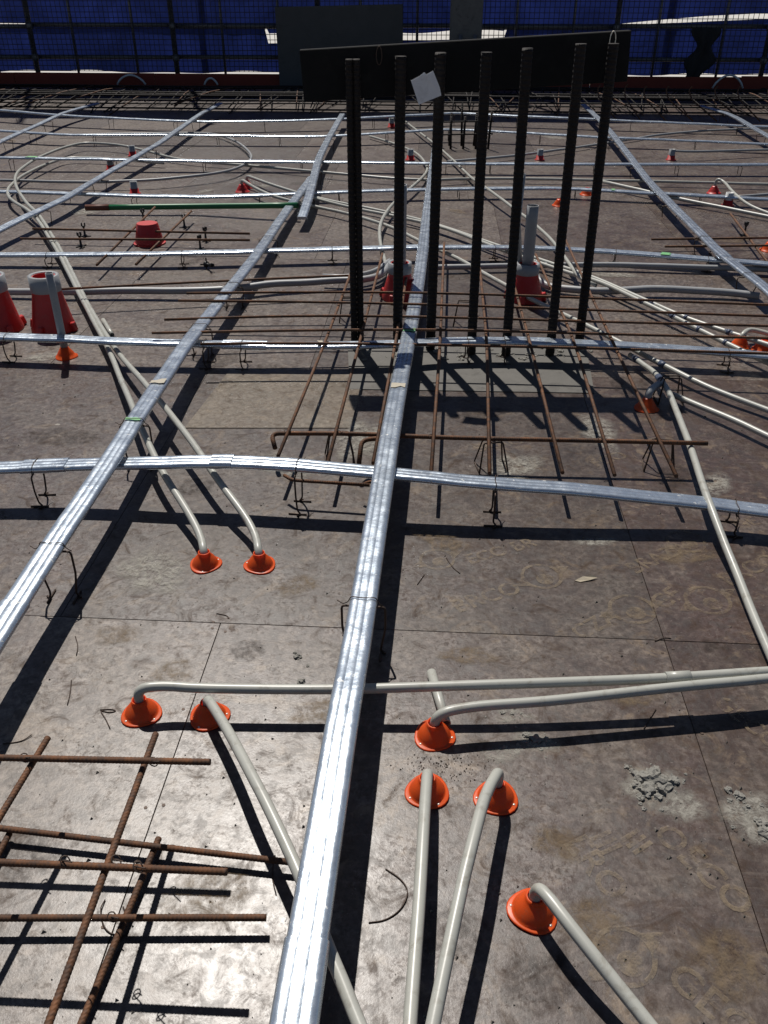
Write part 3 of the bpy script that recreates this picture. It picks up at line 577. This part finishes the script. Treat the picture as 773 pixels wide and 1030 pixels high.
# near mat, lower left: a low layer and one standing about 20 cm up
p = P(60, 900); near_mat = thing('reinforcement_mat', (p.x, p.y, 0), 'rusty ribbed bar mat in two layers at the lower left corner', 'rebar mat', 'tied reinforcement mats')
RB = .0066
for q in [((-60, 761, .212), (212, 766.5, .218)), ((-60, 865, .207), (229, 877, .207)), ((157, 738, .196), (50, 1027, .196), (28, 1087, .196)), ((48.5, 742, .20), (-40, 888, .196)),
          ((-60, 826, .030), (298, 868, .026)), ((-60, 923.5, .036), (268, 923, .034)), ((160, 843, .017), (83, 1027, .017), (60, 1082, .017)), ((10, 838, .017), (-30, 912, .017))]:
    bar(near_mat, PP(q), RB, rib=.0003, n=10, rad=.2)
bar(near_mat, [P(150, 905, .196 + .0), P(152, 905, .10), P(152, 905, .012)], .004, 'wire', name='tie_wire') if False else None
ties = [(139, 873, .217), (117, 866, .2), (66, 867, .213), (154, 767, .214), (25, 763, .21), (113, 923, .035), (139, 871, .03)]
for x, y, z in ties:
    q = P(x, y, z) - Vector(near_mat.location); V = [q + Vector((math.cos(t * 1.3) * .0088, math.sin(t * 1.3) * .0088, math.sin(t * .9) * .0085)) for t in range(8)] + [q + Vector((.018, -.012, .016))]
    obj('tie_wire', tube('tie_wire', fillet(V, .006, 2), .0013, 5), 'wire', near_mat)
# mat chairs holding the upper layer
def mat_chair(p, h, label, rz=0):
    root = thing('bar_chair', (p.x, p.y, 0), label, 'chair support', 'splayed wire chairs under the bars', rz); q = .0032; a, b, c_ = .034, .052, .045
    fr = [wire_path([(-b, -c_, q), (-b, c_, q), (-a, .012, h), (a, .012, h), (b, c_, q), (b, -c_, q), (a, -.012, h), (-a, -.012, h), (-b, -c_, q)], .008)]
    obj('frame', join_tubes('frame', fr, .003, 6), 'wire', root)
# column mat
p = P(470, 400); colmat = thing('reinforcement_mat', (p.x, p.y, 0), 'wide mat of rusty bars crossing around the foot of the starter bars', 'rebar mat', 'tied reinforcement mats')
H1 = .128; H2 = .146
for q in [((353, 274.5), (327, 345), (280, 458.7)), ((385, 255), (364, 336.6), (330, 465)), ((412, 262), (398, 345), (375.6, 466)), ((447, 244), (443, 345), (434, 475)), ((483, 270), (490, 343), (492.7, 476)), ((516, 282), (533, 343), (566, 475.5)), ((539, 255.6), (578, 343), (618.5, 478)), ((569, 241), (610, 330), (680.6, 479))]:
    bar(colmat, [P(x, y, H1) for x, y in q], .0069, rad=.3)
for q in [((60, 291), (150, 286), (310, 278.6), (356, 277)), ((188, 295), (310, 293.5), (450, 294.6), (610, 300.4), (773, 306.6), (840, 309)), ((179.6, 302.4), (310, 303.5), (450, 306.6), (610, 312.3), (773, 318), (840, 320)),
          ((165.5, 321.5), (310, 317), (450, 319), (610, 323.8), (773, 327.7), (840, 330)), ((153, 335), (310, 332), (450, 331.4), (610, 336), (773, 340), (840, 342)), ((202, 346), (310, 345), (450, 347), (610, 350.5), (773, 355.7), (850, 358))]:
    bar(colmat, [P(x, y, H2 - (.03 if q[0][0] == 60 else 0)) for x, y in q], .0066, rad=.5)
bar(colmat, [P(277, 451, .085), P(273, 436, .115), P(353, 436, .115), P(405, 438.5, .115), P(473, 441, .115), P(589, 443, .115), P(712, 446, .115)], .0085, rad=[.03] + [.3] * 4)
bar(colmat, [P(361, 469, .06), P(364, 443, .118), P(378, 441, .12), P(402, 441.5, .12)], .0085, rad=.025)
bar(colmat, [P(286, 478, .085), P(294, 483, .085), P(372, 488, .085)], .006, rad=.02)
bar(colmat, [P(363, 488, .06), P(374, 484, .085), P(392, 486, .085)], .006, rad=.02)
for x, y in [(289, 435), (341, 436), (434, 440), (492, 442), (557, 443), (604, 443), (660, 445)]:
    q = P(x, y, .122) - Vector(colmat.location); V = [q + Vector((math.cos(t * 1.3) * .011, math.sin(t * 1.3) * .009, math.sin(t * .9) * .010)) for t in range(7)] + [q + Vector((.016, -.014, .014))]
    obj('tie_wire', tube('tie_wire', fillet(V, .006, 2), .0013, 5), 'wire', colmat)
for i, (x, y, lab) in enumerate([(342, 462, 'splayed wire chair under the column mat left of the middle duct'), (494, 470, 'splayed wire chair under the column mat right of the middle duct'), (662, 470, 'splayed wire chair under the column mat at its right end'),
                                 (352, 322, 'splayed wire chair under the column mat by the leftmost starter bar'), (467, 326, 'splayed wire chair between the third and fourth starter bars'), (672, 403, 'splayed wire chair under the pale conduits beside the shaded cone')]):
    mat_chair(P(x, y), .106 if y > 400 else .12, lab, random.uniform(-.2, .2))
# thin bar groups on black spacers
def thin_group(lines, r, label, h=.06):
    p = P(*lines[0][0]); root = thing('bar_group', (p.x, p.y, 0), label, 'rebar mat', 'tied reinforcement mats')
    for q in lines: bar(root, [P(x, y, h if len(q) < 3 else q[2]) for x, y in q[:2]], r, 'rebar')
thin_group([[(33, 230), (251.5, 235), .09], [(20.7, 240), (251.5, 241.5), .09], [(156, 208.5), (97.5, 266.6), .078], [(193, 212), (137, 266), .078]], .0075, 'small crossing group of thin bars around the squat red former')
thin_group([[(655.5, 240.7), (860, 238), .07], [(669, 248), (860, 246), .07], [(735, 215), (800, 300), .058]], .0075, 'small group of thin bars running off the right edge')
def spacer(pix, label, lying=False, h=.082):
    p = P(*pix); root = thing('bar_spacer', (p.x, p.y, .001), label, 'spacer', 'black plastic bar spacers', random.uniform(0, 1.5))
    V, Fc = [], []; body = lathe('spacer_post', [(.001, 0), (.020, 0), (.020, .004), (.008, .012), (.006, h * .7), (.011, h * .82), (.013, h * .9), (.001, h * .9)], 10); obj('post', body, 'black_plastic', root)
    for s in (-1, 1): obj('prong', box('prong', .006, .02, .022, .001), 'black_plastic', root, (s * .0105, 0, h * .86))
    for i in range(4): a = i * math.pi / 2; f = obj('foot', box('foot', .034, .008, .006, .001), 'black_plastic', root, (math.cos(a) * .022, math.sin(a) * .022, 0)); f.rotation_euler = (0, 0, a)
    if lying: root.rotation_euler = (R(82), .1, .6); root.location.z = .026
for pix, lab in [((86, 238), 'black plastic spacer under the further thin bar at left, left end'), ((82, 248), 'black plastic spacer under the nearer thin bar at left, left end'), ((207.5, 242.5), 'black plastic spacer under the further thin bar, right end'), ((202, 251), 'black plastic spacer under the nearer thin bar, right end'),
                 ((145, 223.5), 'black plastic spacer just behind the squat red former'), ((186, 229), 'black plastic spacer at the end of a thin diagonal bar'), ((748.6, 237), 'black plastic spacer holding the thin bars at the right edge')]: spacer(pix, lab)
spacer((208, 270), 'black plastic spacer tipped over on the bare deck', True)

# starter bars standing in the column head, with the board lashed across their tops
base_px = [(360, 350), (400, 350), (433, 352), (474, 357), (509, 358), (553, 358), (582, 350)]
names = ['leftmost of the seven starter bars, a doubled dark pair', 'second starter bar from the left', 'third starter bar from the left, beside the long middle duct', 'fourth starter bar from the left, in the middle of the seven',
         'fifth starter bar from the left, before the grey pipe', 'sixth starter bar from the left', 'rightmost of the seven starter bars']
tops = [1.22, 1.23, 1.245, 1.25, 1.265, 1.28, 1.275]
for i, (q, lab) in enumerate(zip(base_px, names)):
    p = P(*q); root = thing('starter_bar', (p.x, p.y, .009), 'dark ribbed ' + lab if i else 'dark ribbed ' + lab, 'starter bar', 'starter bars standing in the column')
    lean = [0, .003, .006, -.006, -.01, -.008, -.012][i]
    if i == 0:
        for s in (-1, 1): obj('bar', tube('bar', resample([Vector((s * .0152, s * .004, 0)), Vector((s * .0148, 0, tops[i]))], .012), .0155, 10, .0007), 'rebar_shaded', root)
    else: obj('bar', tube('bar', resample([Vector((0, 0, 0)), Vector((lean, 0, tops[i]))], .012), .0215 if i not in (1, 2) else .0225, 12, .0008), 'rebar_shaded', root)
    if i in (3, 5): obj('tie_wire', tube('tie_wire', fillet([Vector((math.cos(t * .9) * .03, math.sin(t * .9) * .03, .165 + .003 * t)) for t in range(8)], .01, 2), .0016, 5), 'wire', root)
bl, brt = Vector((-.335, 3.985, 1.065)), Vector((1.015, 4.01, 1.14)); ln = (brt - bl).length; ang = math.atan2(brt.z - bl.z, brt.x - bl.x)
board = thing('timber_board', (0, 0, 0), 'dark wide board tied across the tops of the starter bars', 'board')
board.location = (bl + brt) / 2; board.rotation_euler = (0, -ang, math.atan2(brt.y - bl.y, brt.x - bl.x))
bm_ = box('plank', ln, .045, .187, .003)
for v_ in bm_.vertices:
    if v_.co.x < 0 and v_.co.z > .1: v_.co.z += .006
obj('plank', bm_, 'timber_shaded', board)
cardm = mesh('card', [(-.050, 0, -.048), (.046, 0, -.050), (.050, 0, -.02), (.046, 0, .046), (.016, -.003, .044), (.012, 0, .054), (-.012, 0, .048), (-.048, 0, .046)], [tuple(range(8))])
sm_ = obj('card', cardm, 'label_card', None); tag(sm_, 'torn pale card stuck on the dark board', 'card'); md = sm_.modifiers.new('s', 'SOLIDIFY'); md.thickness = .002
t = (P(429, 88, 1.1)); d = P(429, 88, 1.1) - Vector((0, 0, CAM_H)); s_ = 3.80 / d.y; sm_.location = Vector((0, 0, CAM_H)) + d * s_; sm_.rotation_euler = (R(4), R(-22), 0)
for k_, xx in enumerate((-.02, .93)):
    q = bl.lerp(brt, (xx - bl.x) / (brt.x - bl.x)) + Vector((0, 0, .155))
    loop = [q + Vector((math.sin(t_) * .012, -.035 + .001 * t_, .035 * math.cos(t_))) for t_ in [x_ * .7 for x_ in range(10)]]
    obj('lashing', tube('lashing', [board.matrix_basis.inverted() @ x_ for x_ in fillet(loop, .01, 2)], .0022, 5), 'nail' if k_ else 'wire', board)

p = P(466, 150); far = thing('bar_cluster', (p.x, p.y, 0), 'small cluster of thin dark upright bars near the far edge behind the third starter bar', 'starter bar')
for i in range(9):
    x, y = (i % 5) * .13 - .26, (i // 5) * .22; hgt = random.uniform(.30, .42); obj('bar', tube('bar', [Vector((x, y, 0)), Vector((x + random.uniform(-.02, .02), y, hgt))], .012, 6), 'rebar_shaded', far)
for z in (.14, .26): obj('tie_bar', tube('tie_bar', [Vector((-.30, -.014, z)), Vector((.30, -.014, z + .01))], .008, 6), 'rebar_shaded', far)
# ================================================================== EDGE CAGE AND PERIMETER SCREEN
cage = thing('edge_cage', site(0, 13.75), 'long tangle of rusty edge bars lying before the blue screen', 'rebar cage', None, -TH)
random.seed(21)
for i, v_ in enumerate([-1.25, -1.0, -.72, -.45, -.15, .1, .4, .7, -.85, -.3, .25, .55]):
    z = [.03, .10, .03, .13, .10, .03, .14, .09, .15, .14, .06, .13][i]; pts = [Vector((u, v_ + random.uniform(-.03, .03), z + random.uniform(-.012, .012))) for u in range(-10, 11, 2)]
    obj('edge_bar', tube('edge_bar', pts, .011, 5), 'rebar_shaded', cage)
sh_me = []
for j in range(4):
    w = .55 + .1 * j; sh_me.append(tube('link', fillet([Vector((0, -1.35 - .1 * j, .025 + .01 * j)), Vector((0, -w * .6, .13)), Vector((0, w * .5, .135)), Vector((0, w * .6 + .2, .03))], .05, 3), .0085, 5)); sh_me[-1].materials.append(MATS['rebar_shaded' if j < 3 else 'rebar'])
for i in range(150):
    o = obj('link', sh_me[i % 4], None, cage, (-10 + i * .134 + random.uniform(-.05, .05), random.uniform(-.2, .2), random.uniform(-.02, .01)), (random.uniform(-.06, .06), 0, random.uniform(-.22, .22)))
hook = tube('hooked_bar', fillet([Vector((0, 0, .03)), Vector((0, .5, .22)), Vector((.03, .62, .32)), Vector((.06, .60, .36))], .05, 3), .009, 5); hook.materials.append(MATS['rebar'])
for i in range(14): obj('hooked_bar', hook, None, cage, (2.2 + i * .29 + random.uniform(-.05, .05), -2.0 + random.uniform(-.1, .1), 0), (0, 0, random.uniform(.2, .5)))

VF = 15.75
toe = thing('toe_board', site(0, VF), 'long dark orange board along the foot of the blue screen', 'board', None, -TH)
for i in range(-5, 5): obj('plank', box('plank', 2.39, .04, .185 + random.uniform(-.006, .006), .002), 'toe_board', toe, (i * 2.4 + 1.2, 0, -.012 + random.uniform(0, .008)))
# panels of weld mesh on tube frames
PN = 2.4
wm = []
def box_wire(V, Fc, a, b, r):
    n = len(V); d = (b - a).normalized(); x = Vector((0, 1, 0)); y = d.cross(x)
    for q in (a, b):
        for s, t_ in ((1, 0), (-.5, .87), (-.5, -.87)): V.append(q + (x * s + y * t_) * r)
    for i in range(3): j = (i + 1) % 3; Fc.append((n + i, n + j, n + 3 + j, n + 3 + i))
V, Fc = [], []; cell = .078
for i in range(int(PN / cell)): x = -PN / 2 + .03 + i * cell; box_wire(V, Fc, Vector((x, 0, .2)), Vector((x, 0, 2.1)), .0058)
for i in range(25): z = .2 + i * cell; box_wire(V, Fc, Vector((-PN / 2, .006, z)), Vector((PN / 2, .006, z)), .0058)
wire_me = mesh('weld_mesh', V, Fc); wire_me.materials.append(MATS['mesh_wire'])
post_me = tube('standard', [Vector((0, 0, 0)), Vector((0, 0, 7.8))], .042, 10); post_me.materials.append(MATS['scaffold_tube'])
rail_me = tube('rail', [Vector((-PN / 2, 0, 0)), Vector((PN / 2, 0, 0))], .034, 10); rail_me.materials.append(MATS['scaffold_tube'])
thin_me = tube('mesh_upright', [Vector((0, 0, .12)), Vector((0, 0, 2.1))], .022, 8); thin_me.materials.append(MATS['scaffold_tube'])
clamp_me = lathe('clamp', [(.05, -.05), (.062, -.035), (.062, .035), (.05, .05)], 10); clamp_me.materials.append(MATS['scaffold_tube'])
for i in range(10):
    u = (i - 4.5) * PN + .3
    lab = 'weld mesh barrier panel on tube rails, %s' % ('leftmost' if i == 0 else 'rightmost' if i == 9 else ORD[i] + ' from the left')
    root = thing('mesh_barrier', site(u, VF + .09), lab, 'barrier', 'mesh barrier panels along the deck edge', -TH)
    obj('weld_mesh', wire_me, None, root)['kind'] = 'stuff'
    obj('standard', post_me, None, root, (-PN / 2 + .05, .07, 0))
    for x in (-.42, .55): obj('mesh_upright', thin_me, None, root, (x + random.uniform(-.1, .1), .035, 0))
    for z in (.40, .86, 1.9): obj('rail', rail_me, None, root, (0, .12, z + random.uniform(-.02, .02)))
    for z in (.40, .86): obj('clamp', clamp_me, None, root, (-PN / 2 + .05, .075, z))
# blue sheeting: a lower and an upper width with ragged slots between them
def gap(u):   # (lower edge, upper edge) of the slot at a place along the screen
    if -2.95 < u < -2.62: return .60, .74
    if -.72 < u < 1.0: return .66 + .02 * u, .78 + .03 * math.sin(u * 3)
    if 2.5 < u < 7.6: t_ = (u - 2.5) / 3; return .86 + .13 * t_, .865 + .15 * t_ + .055 * min(1, t_ * 1.8)
    if u < -2.95: return .868, .876 + .006 * math.sin(u * 2.3)  # thin slot opened to draw a bright glint line along the rail tops
    return .88, .86
def sheet(name, u0, u1, f0, f1, v0, label, group, n=60, m=12):
    root_p = site((u0 + u1) / 2, v0, 0); V, Fc = [], []
    for i in range(n + 1):
        u = u0 + (u1 - u0) * i / n; a, b = f0(u), f1(u)
        for j in range(m + 1):
            z = a + (b - a) * j / m; V.append(Vector((u - (u0 + u1) / 2, .09 * noise.noise(Vector((u * 1.3, z * 1.2, 3))) + .02 * noise.noise(Vector((u * 5, z * 2, 8))), z)))
    for i in range(n):
        for j in range(m): q = i * (m + 1) + j; Fc.append((q, q + m + 1, q + m + 2, q + 1))
    o = obj(name, mesh(name, V, Fc, True), 'blue_tarp', None, root_p, (0, 0, -TH)); tag(o, label, 'tarp', group); return o
for i, (a, b) in enumerate([(-12, -4.1), (-4.1, 3.6), (3.6, 12)]):
    w_ = ['left', 'middle', 'right'][i]
    sheet('blue_sheet', a, b + .12, lambda u: .166 + .018 * math.sin(u * 1.7) + .01 * math.sin(u * 5), lambda u: gap(u)[0], VF + .42 + .03 * (i % 2), 'lower blue sheet behind the mesh at the %s of the screen' % w_, 'blue sheets hung behind the mesh', 120, 8)
    sheet('blue_sheet', a, b + .12, lambda u: gap(u)[1], lambda u: 4.5, VF + .50 + .03 * (i % 2), 'upper blue sheet behind the mesh at the %s of the screen' % w_, 'blue sheets hung behind the mesh', 120, 14)
sheet('blue_sheet', -12, 2.6, lambda u: 6.1, lambda u: 7.6, VF + .45, 'high narrow blue sheet above view, added to shade a band of deck', 'blue sheets hung behind the mesh', 80, 6)  # added out of view so its shadow darkens a band of deck
# leaning ply sheet, concrete column, hanging cloth, hoses
pb = obj('ply_sheet', box('ply_sheet', 2.04, .018, 1.16, .002), 'grey_ply', None, site(-1.66, VF - .12, .0), (R(-4), R(-1.2), -TH)); tag(pb, 'grey plywood sheet stood on edge against the mesh', 'plywood sheet')
cp = thing('concrete_column', site(.33, VF - .55), 'square grey concrete column standing at the deck edge behind the board', 'column', None, -TH)
obj('shaft', box('shaft', .49, .45, 3.2, .02), 'concrete', cp)
for x in (-.08, .14): obj('prop_tube', tube('prop_tube', [Vector((x, -.31, .009)), Vector((x, -.29, .8))], .03, 8), 'scaffold_tube', cp)
V, Fc = [], []; W_ = 9; H_ = 14
for j in range(H_ + 1):
    t_ = j / H_; wd = .30 - .12 * math.sin(t_ * 5.2) ** 2 + .05 * math.sin(t_ * 11)
    for i in range(W_ + 1):
        s_ = i / W_ - .5; V.append(Vector((s_ * wd * 1.5 + .06 * math.sin(t_ * 3) - .1 * t_, .03 * math.sin(s_ * 14 + t_ * 2), .86 - t_ * .72)))
for j in range(H_):
    for i in range(W_): q = j * (W_ + 1) + i; Fc.append((q, q + 1, q + W_ + 2, q + W_ + 1))
cl = obj('hanging_cloth', mesh('hanging_cloth', V, Fc, True), 'cloth_black', None, site(4.12, VF + .02), (0, 0, -TH)); cl.modifiers.new('s', 'SOLIDIFY').thickness = .006; tag(cl, 'black cloth hanging from the rail at right', 'cloth')
for px0, px1, h, lab in [(108, 138, .14, 'pale hose arching over the toe board at left'), (200, 214, .10, 'short pale hose arching over the toe board left of the plywood'), (718, 748, .19, 'pale hose arching over the toe board at right')]:
    a, b = (px0 - 386.5) / F * 13.8 - .96, (px1 - 386.5) / F * 13.8 - .96; pts = []
    for i in range(13): t_ = i / 12; pts.append(site(a + (b - a) * t_, VF - .12, .02 + h * math.sin(math.pi * t_) ** .7))
    c0 = pts[0].copy(); o = obj('hose', tube('hose', [q - c0 for q in pts], .016, 8), 'hose_white', None, c0); tag(o, lab, 'hose', 'pale hoses at the screen foot')

# ================================================================== RUBBLE, WIRE OFFCUTS, LITTER
random.seed(5)
def lump(name, p, r, mat, flat=.6, sub=2, parent=None, rough=.45):
    bm = bmesh.new(); bmesh.ops.create_icosphere(bm, subdivisions=sub, radius=1); s = random.uniform(0, 99)
    for q in bm.verts:
        d = 1 + rough * noise.noise(q.co * 1.3 + Vector((s, 0, 0))) + rough * .6 * noise.noise(q.co * 3.1 + Vector((0, s, 0)))
        q.co = Vector((q.co.x * d * r, q.co.y * d * r * random.uniform(.92, 1.08), max(-.25, q.co.z * d) * r * flat + r * flat * .25))
    me = bpy.data.meshes.new(name); bm.to_mesh(me); bm.free()
    return obj(name, me, mat, parent, p, (0, 0, random.uniform(0, 6)))
def pile(pix, label, items):
    p = P(*pix); root = thing('concrete_rubble', (p.x, p.y, 0), label, 'rubble', 'spilt concrete rubble')
    for (x, y, r) in items: lump('chunk', P(x, y) - p, r, 'rubble', .62, 3, root, .75)
pile((655, 788), 'crumbly heap of pale spilt concrete at lower right', [(655, 785, .024), (644, 782, .015), (664, 793, .018), (650, 797, .016), (640, 790, .010), (659, 776, .013), (672, 792, .008), (636, 776, .006), (645, 803, .008), (662, 803, .009), (630, 772, .005), (668, 783, .008), (674, 787, .014), (680, 797, .004)] + [(655 + random.gauss(0, 16), 790 + random.gauss(0, 11), random.uniform(.002, .006)) for _ in range(26)])
pile((540, 743), 'flat pale concrete flakes below the level conduits', [(540, 744, .013), (530, 740, .010), (549, 744, .008), (508, 752, .005), (545, 754, .004), (521, 749, .004)] + [(530 + random.gauss(0, 18), 748 + random.gauss(0, 8), random.uniform(.0015, .003)) for _ in range(10)])
pile((745, 800), 'small crumbs of concrete near the right edge', [(743, 801, .010), (733, 795, .008), (752, 812, .006), (765, 828, .012), (770, 838, .014)] + [(755 + random.gauss(0, 12), 815 + random.gauss(0, 12), random.uniform(.002, .005)) for _ in range(14)])
pile((303, 666), 'dark crumbs beside the middle duct above the level conduit', [(300, 661, .009), (304, 686, .009), (310, 670, .004), (297, 657, .005)])
pile((545, 706), 'scattered crumbs just under the level conduits', [(505, 722 - 5, .006), (515, 718, .005)] + [(512 + random.gauss(0, 12), 722 + random.gauss(0, 5), random.uniform(.0015, .004)) for _ in range(12)])
gr = [(360 + random.random() * 240, 349 + random.random() * 14, random.uniform(.005, .016)) for _ in range(60)]
pile((470, 355), 'white grout crumbs round the feet of the starter bars', gr)
def wire_bit(pix, label):
    pts = [P(x, y, .0018 + (z - .003) * .3) for x, y, z in pix]; b = pts[0].copy(); o = obj('wire_offcut', tube('wire_offcut', fillet([p - b for p in pts], .05, 4), .0013, 5), 'wire', None, b); tag(o, label, 'wire', 'offcuts of tie wire on the deck')
W0 = .003
wire_bit([(388, 874, W0), (404, 884, .006), (412, 897, .008), (404, 915, .006), (388, 926, W0), (371, 928, W0)], 'curved wire offcut between the middle duct and the straight conduit')
wire_bit([(101, 714, W0), (112, 713, W0), (118, 715, W0), (110, 717, W0), (100, 714, W0), (106, 722, W0), (111, 733, W0)], 'looped wire offcut left of the leftmost cone')
wire_bit([(72, 684, W0), (71, 697, W0), (68, 709, W0)], 'short wire offcut near the left duct shadow'); wire_bit([(76, 640, W0), (79, 650, W0), (77, 659, .005)], 'bent wire offcut just below the sheet joint at left')
wire_bit([(3, 748, W0), (22, 746, W0), (32, 739, .008)], 'wire offcut at the left edge above the corner mat'); wire_bit([(648, 733, W0), (655, 721, .004), (660, 713, .006)], 'thin wire offcut right of the level conduit shadows')
wire_bit([(659, 645, W0), (668, 641, .008), (675, 642, W0)], 'arched wire offcut by the right sheet joint'); wire_bit([(449, 561, W0), (455, 570, .005), (463, 577, W0)], 'thin wire offcut in the bare area right of the middle duct')
wire_bit([(420, 588, W0), (427, 578, .004)], 'tiny wire offcut beside the middle duct shadow'); wire_bit([(277, 860, W0), (273, 880, .004), (278, 900, W0)], 'wire offcut under the corner mat bars by the duct')
wire_bit([(106, 905, .004), (100, 915, .02), (106, 938, .004), (125, 942, .004), (131, 930, .012), (124, 912, .004)], 'coil of thick wire under the corner mat'); wire_bit([(218, 617, W0), (229, 619, W0), (230, 622, W0)], 'bent wire scrap near the two shaded cones')
p = P(590, 584); V = [Vector((-.035, -.004, .002)), Vector((-.01, .008, .008)), Vector((.02, .012, .010)), Vector((.034, .008, .004)), Vector((.012, -.002, .003)), Vector((-.02, -.010, .001))]
o = obj('dry_leaf', mesh('dry_leaf', V, [(0, 5, 4, 1), (1, 4, 3, 2)]), 'leaf_dry', None, (p.x, p.y, .0015)); o.modifiers.new('s', 'SOLIDIFY').thickness = .001; tag(o, 'curled dry leaf on the bare ply right of the middle', 'leaf')
def stain(pix, rx, ry, mat, rz=0.0):
    p = P(*pix); n = 22; sd1 = random.uniform(0, 60); V = [(0, 0, 0)] + [(rx * math.cos(6.2832 * j / n) * (1 + .45 * noise.noise(Vector((math.cos(6.2832 * j / n) * 1.5, math.sin(6.2832 * j / n) * 1.5, sd1)))), ry * math.sin(6.2832 * j / n) * (1 + .45 * noise.noise(Vector((math.cos(6.2832 * j / n) * 1.5, math.sin(6.2832 * j / n) * 1.5, sd1)))), 0) for j in range(n)]
    U = [(0, 0)] + [(1, 0)] * n
    o = obj('cement_stain', mesh('cement_stain', V, [(0, 1 + j, 1 + (j + 1) % n) for j in range(n)], False, U), mat, deck); o.matrix_parent_inverse = deck.matrix_basis.inverted(); stain.z += .00006
    o.location = (p.x, p.y, .0012 + stain.z); o.rotation_euler = (0, 0, rz)
stain.z = 0.0
for q, rx, ry, m_ in [((655, 792), .062, .040, 'dust_pale'), ((690, 812), .05, .03, 'dust_pale'), ((752, 815), .06, .04, 'dust_pale'), ((540, 745), .05, .025, 'dust_pale'), ((768, 835), .05, .035, 'dust_pale'), ((515, 720), .04, .022, 'dust_pale'), ((510, 757), .06, .02, 'dust_pale'),
                      ((198, 490), .055, .05, 'dust_dark'), ((300, 590), .06, .04, 'dust_tan'), ((320, 715), .07, .035, 'dust_tan'), ((175, 675), .05, .035, 'dust_tan'), ((600, 930), .06, .04, 'dust_tan'), ((560, 850), .05, .035, 'dust_tan'), ((250, 655), .04, .03, 'dust_dark'), ((640, 700), .06, .03, 'dust_tan'), ((690, 560), .09, .03, 'dust_tan'),
                      ((720, 650), .035, .022, 'dust_dark'), ((600, 545), .06, .02, 'dust_pale'), ((470, 660), .07, .03, 'dust_tan'), ((60, 440), .12, .06, 'dust_dark'), ((120, 640), .06, .03, 'dust_tan'), ((215, 905), .075, .055, 'dust_tan'), ((30, 860), .06, .05, 'dust_dark'), ((540, 990), .06, .04, 'dust_dark'), ((735, 970), .06, .05, 'dust_tan'), ((450, 940), .05, .05, 'dust_dark'), ((480, 375), .35, .07, 'dust_pale'), ((470, 352), .30, .06, 'dust_pale')]:
    stain(q, rx * 1.25, ry * 1.4, m_, random.uniform(-.6, .6))
for _ in range(40):
    v_ = 1.9 + 9 * random.random(); q = site(random.uniform(-.5, .55) * v_, v_); d = (q - Vector((0, 0, CAM_H))); z_ = d.y * math.cos(PITCH) - d.z * math.sin(PITCH)
    stain((386.5 + F * d.x / z_, 515 - F * (d.y * math.sin(PITCH) + d.z * math.cos(PITCH)) / z_), random.uniform(.05, .22), random.uniform(.04, .14), random.choice(['dust_dark', 'dust_dark', 'dust_tan', 'dust_pale']), random.uniform(0, 3))
# nail heads along the sheet joints
V, Fc = [], []
for ci in range(-4, 5):
    for ri in range(0, 3):
        for t_ in range(7):
            for du in (-.018, .018):
                q = site(.64 + ci * PW + du + random.uniform(-.004, .004), .03 + ri * PL + t_ * .29 + random.uniform(-.02, .02), .0012); n_ = len(V)
                for j in range(6): V.append(q + Vector((math.cos(j * 1.047) * .0042, math.sin(j * 1.047) * .0042, 0)))
                Fc.append(tuple(range(n_, n_ + 6)))
o = obj('nail_heads', mesh('nail_heads', [deck.matrix_basis.inverted() @ q for q in V], Fc), 'wire', deck); o['kind'] = 'stuff'
# uncountable small crumbs over the deck
V, Fc = [], []
def crumb(c0, r):
    n = len(V)
    for d in ((1, 0, 0), (-.5, .8, 0), (-.5, -.8, 0), (.1, .1, 1)): V.append(Vector(c0) + Vector((d[0] * r * random.uniform(.6, 1.3), d[1] * r * random.uniform(.6, 1.3), d[2] * r * .8)))
    Fc.extend([(n, n + 1, n + 3), (n + 1, n + 2, n + 3), (n + 2, n, n + 3)])
for _ in range(1500):
    v_ = .6 + 6 * random.random() ** 1.7; u = random.uniform(-1, 1) * (.6 + v_ * .5); q = site(u, v_); crumb((q.x, q.y, .0012), random.choice([.0012, .0015, .002, .003, .0045]) * random.uniform(.7, 1.3))
for _ in range(160):
    q = P(random.gauss(445, 22), random.gauss(770, 9)); crumb((q.x, q.y, .0012), random.uniform(.0008, .003))
o = obj('grit', mesh('grit', V, Fc), 'chip'); o['kind'] = 'stuff'; tag(o, 'fine dark grit scattered over the deck', 'grit')

S.render.engine = 'CYCLES'; S.cycles.max_bounces = 6; S.cycles.transparent_max_bounces = 16
S.render.resolution_x = 768; S.render.resolution_y = 1024
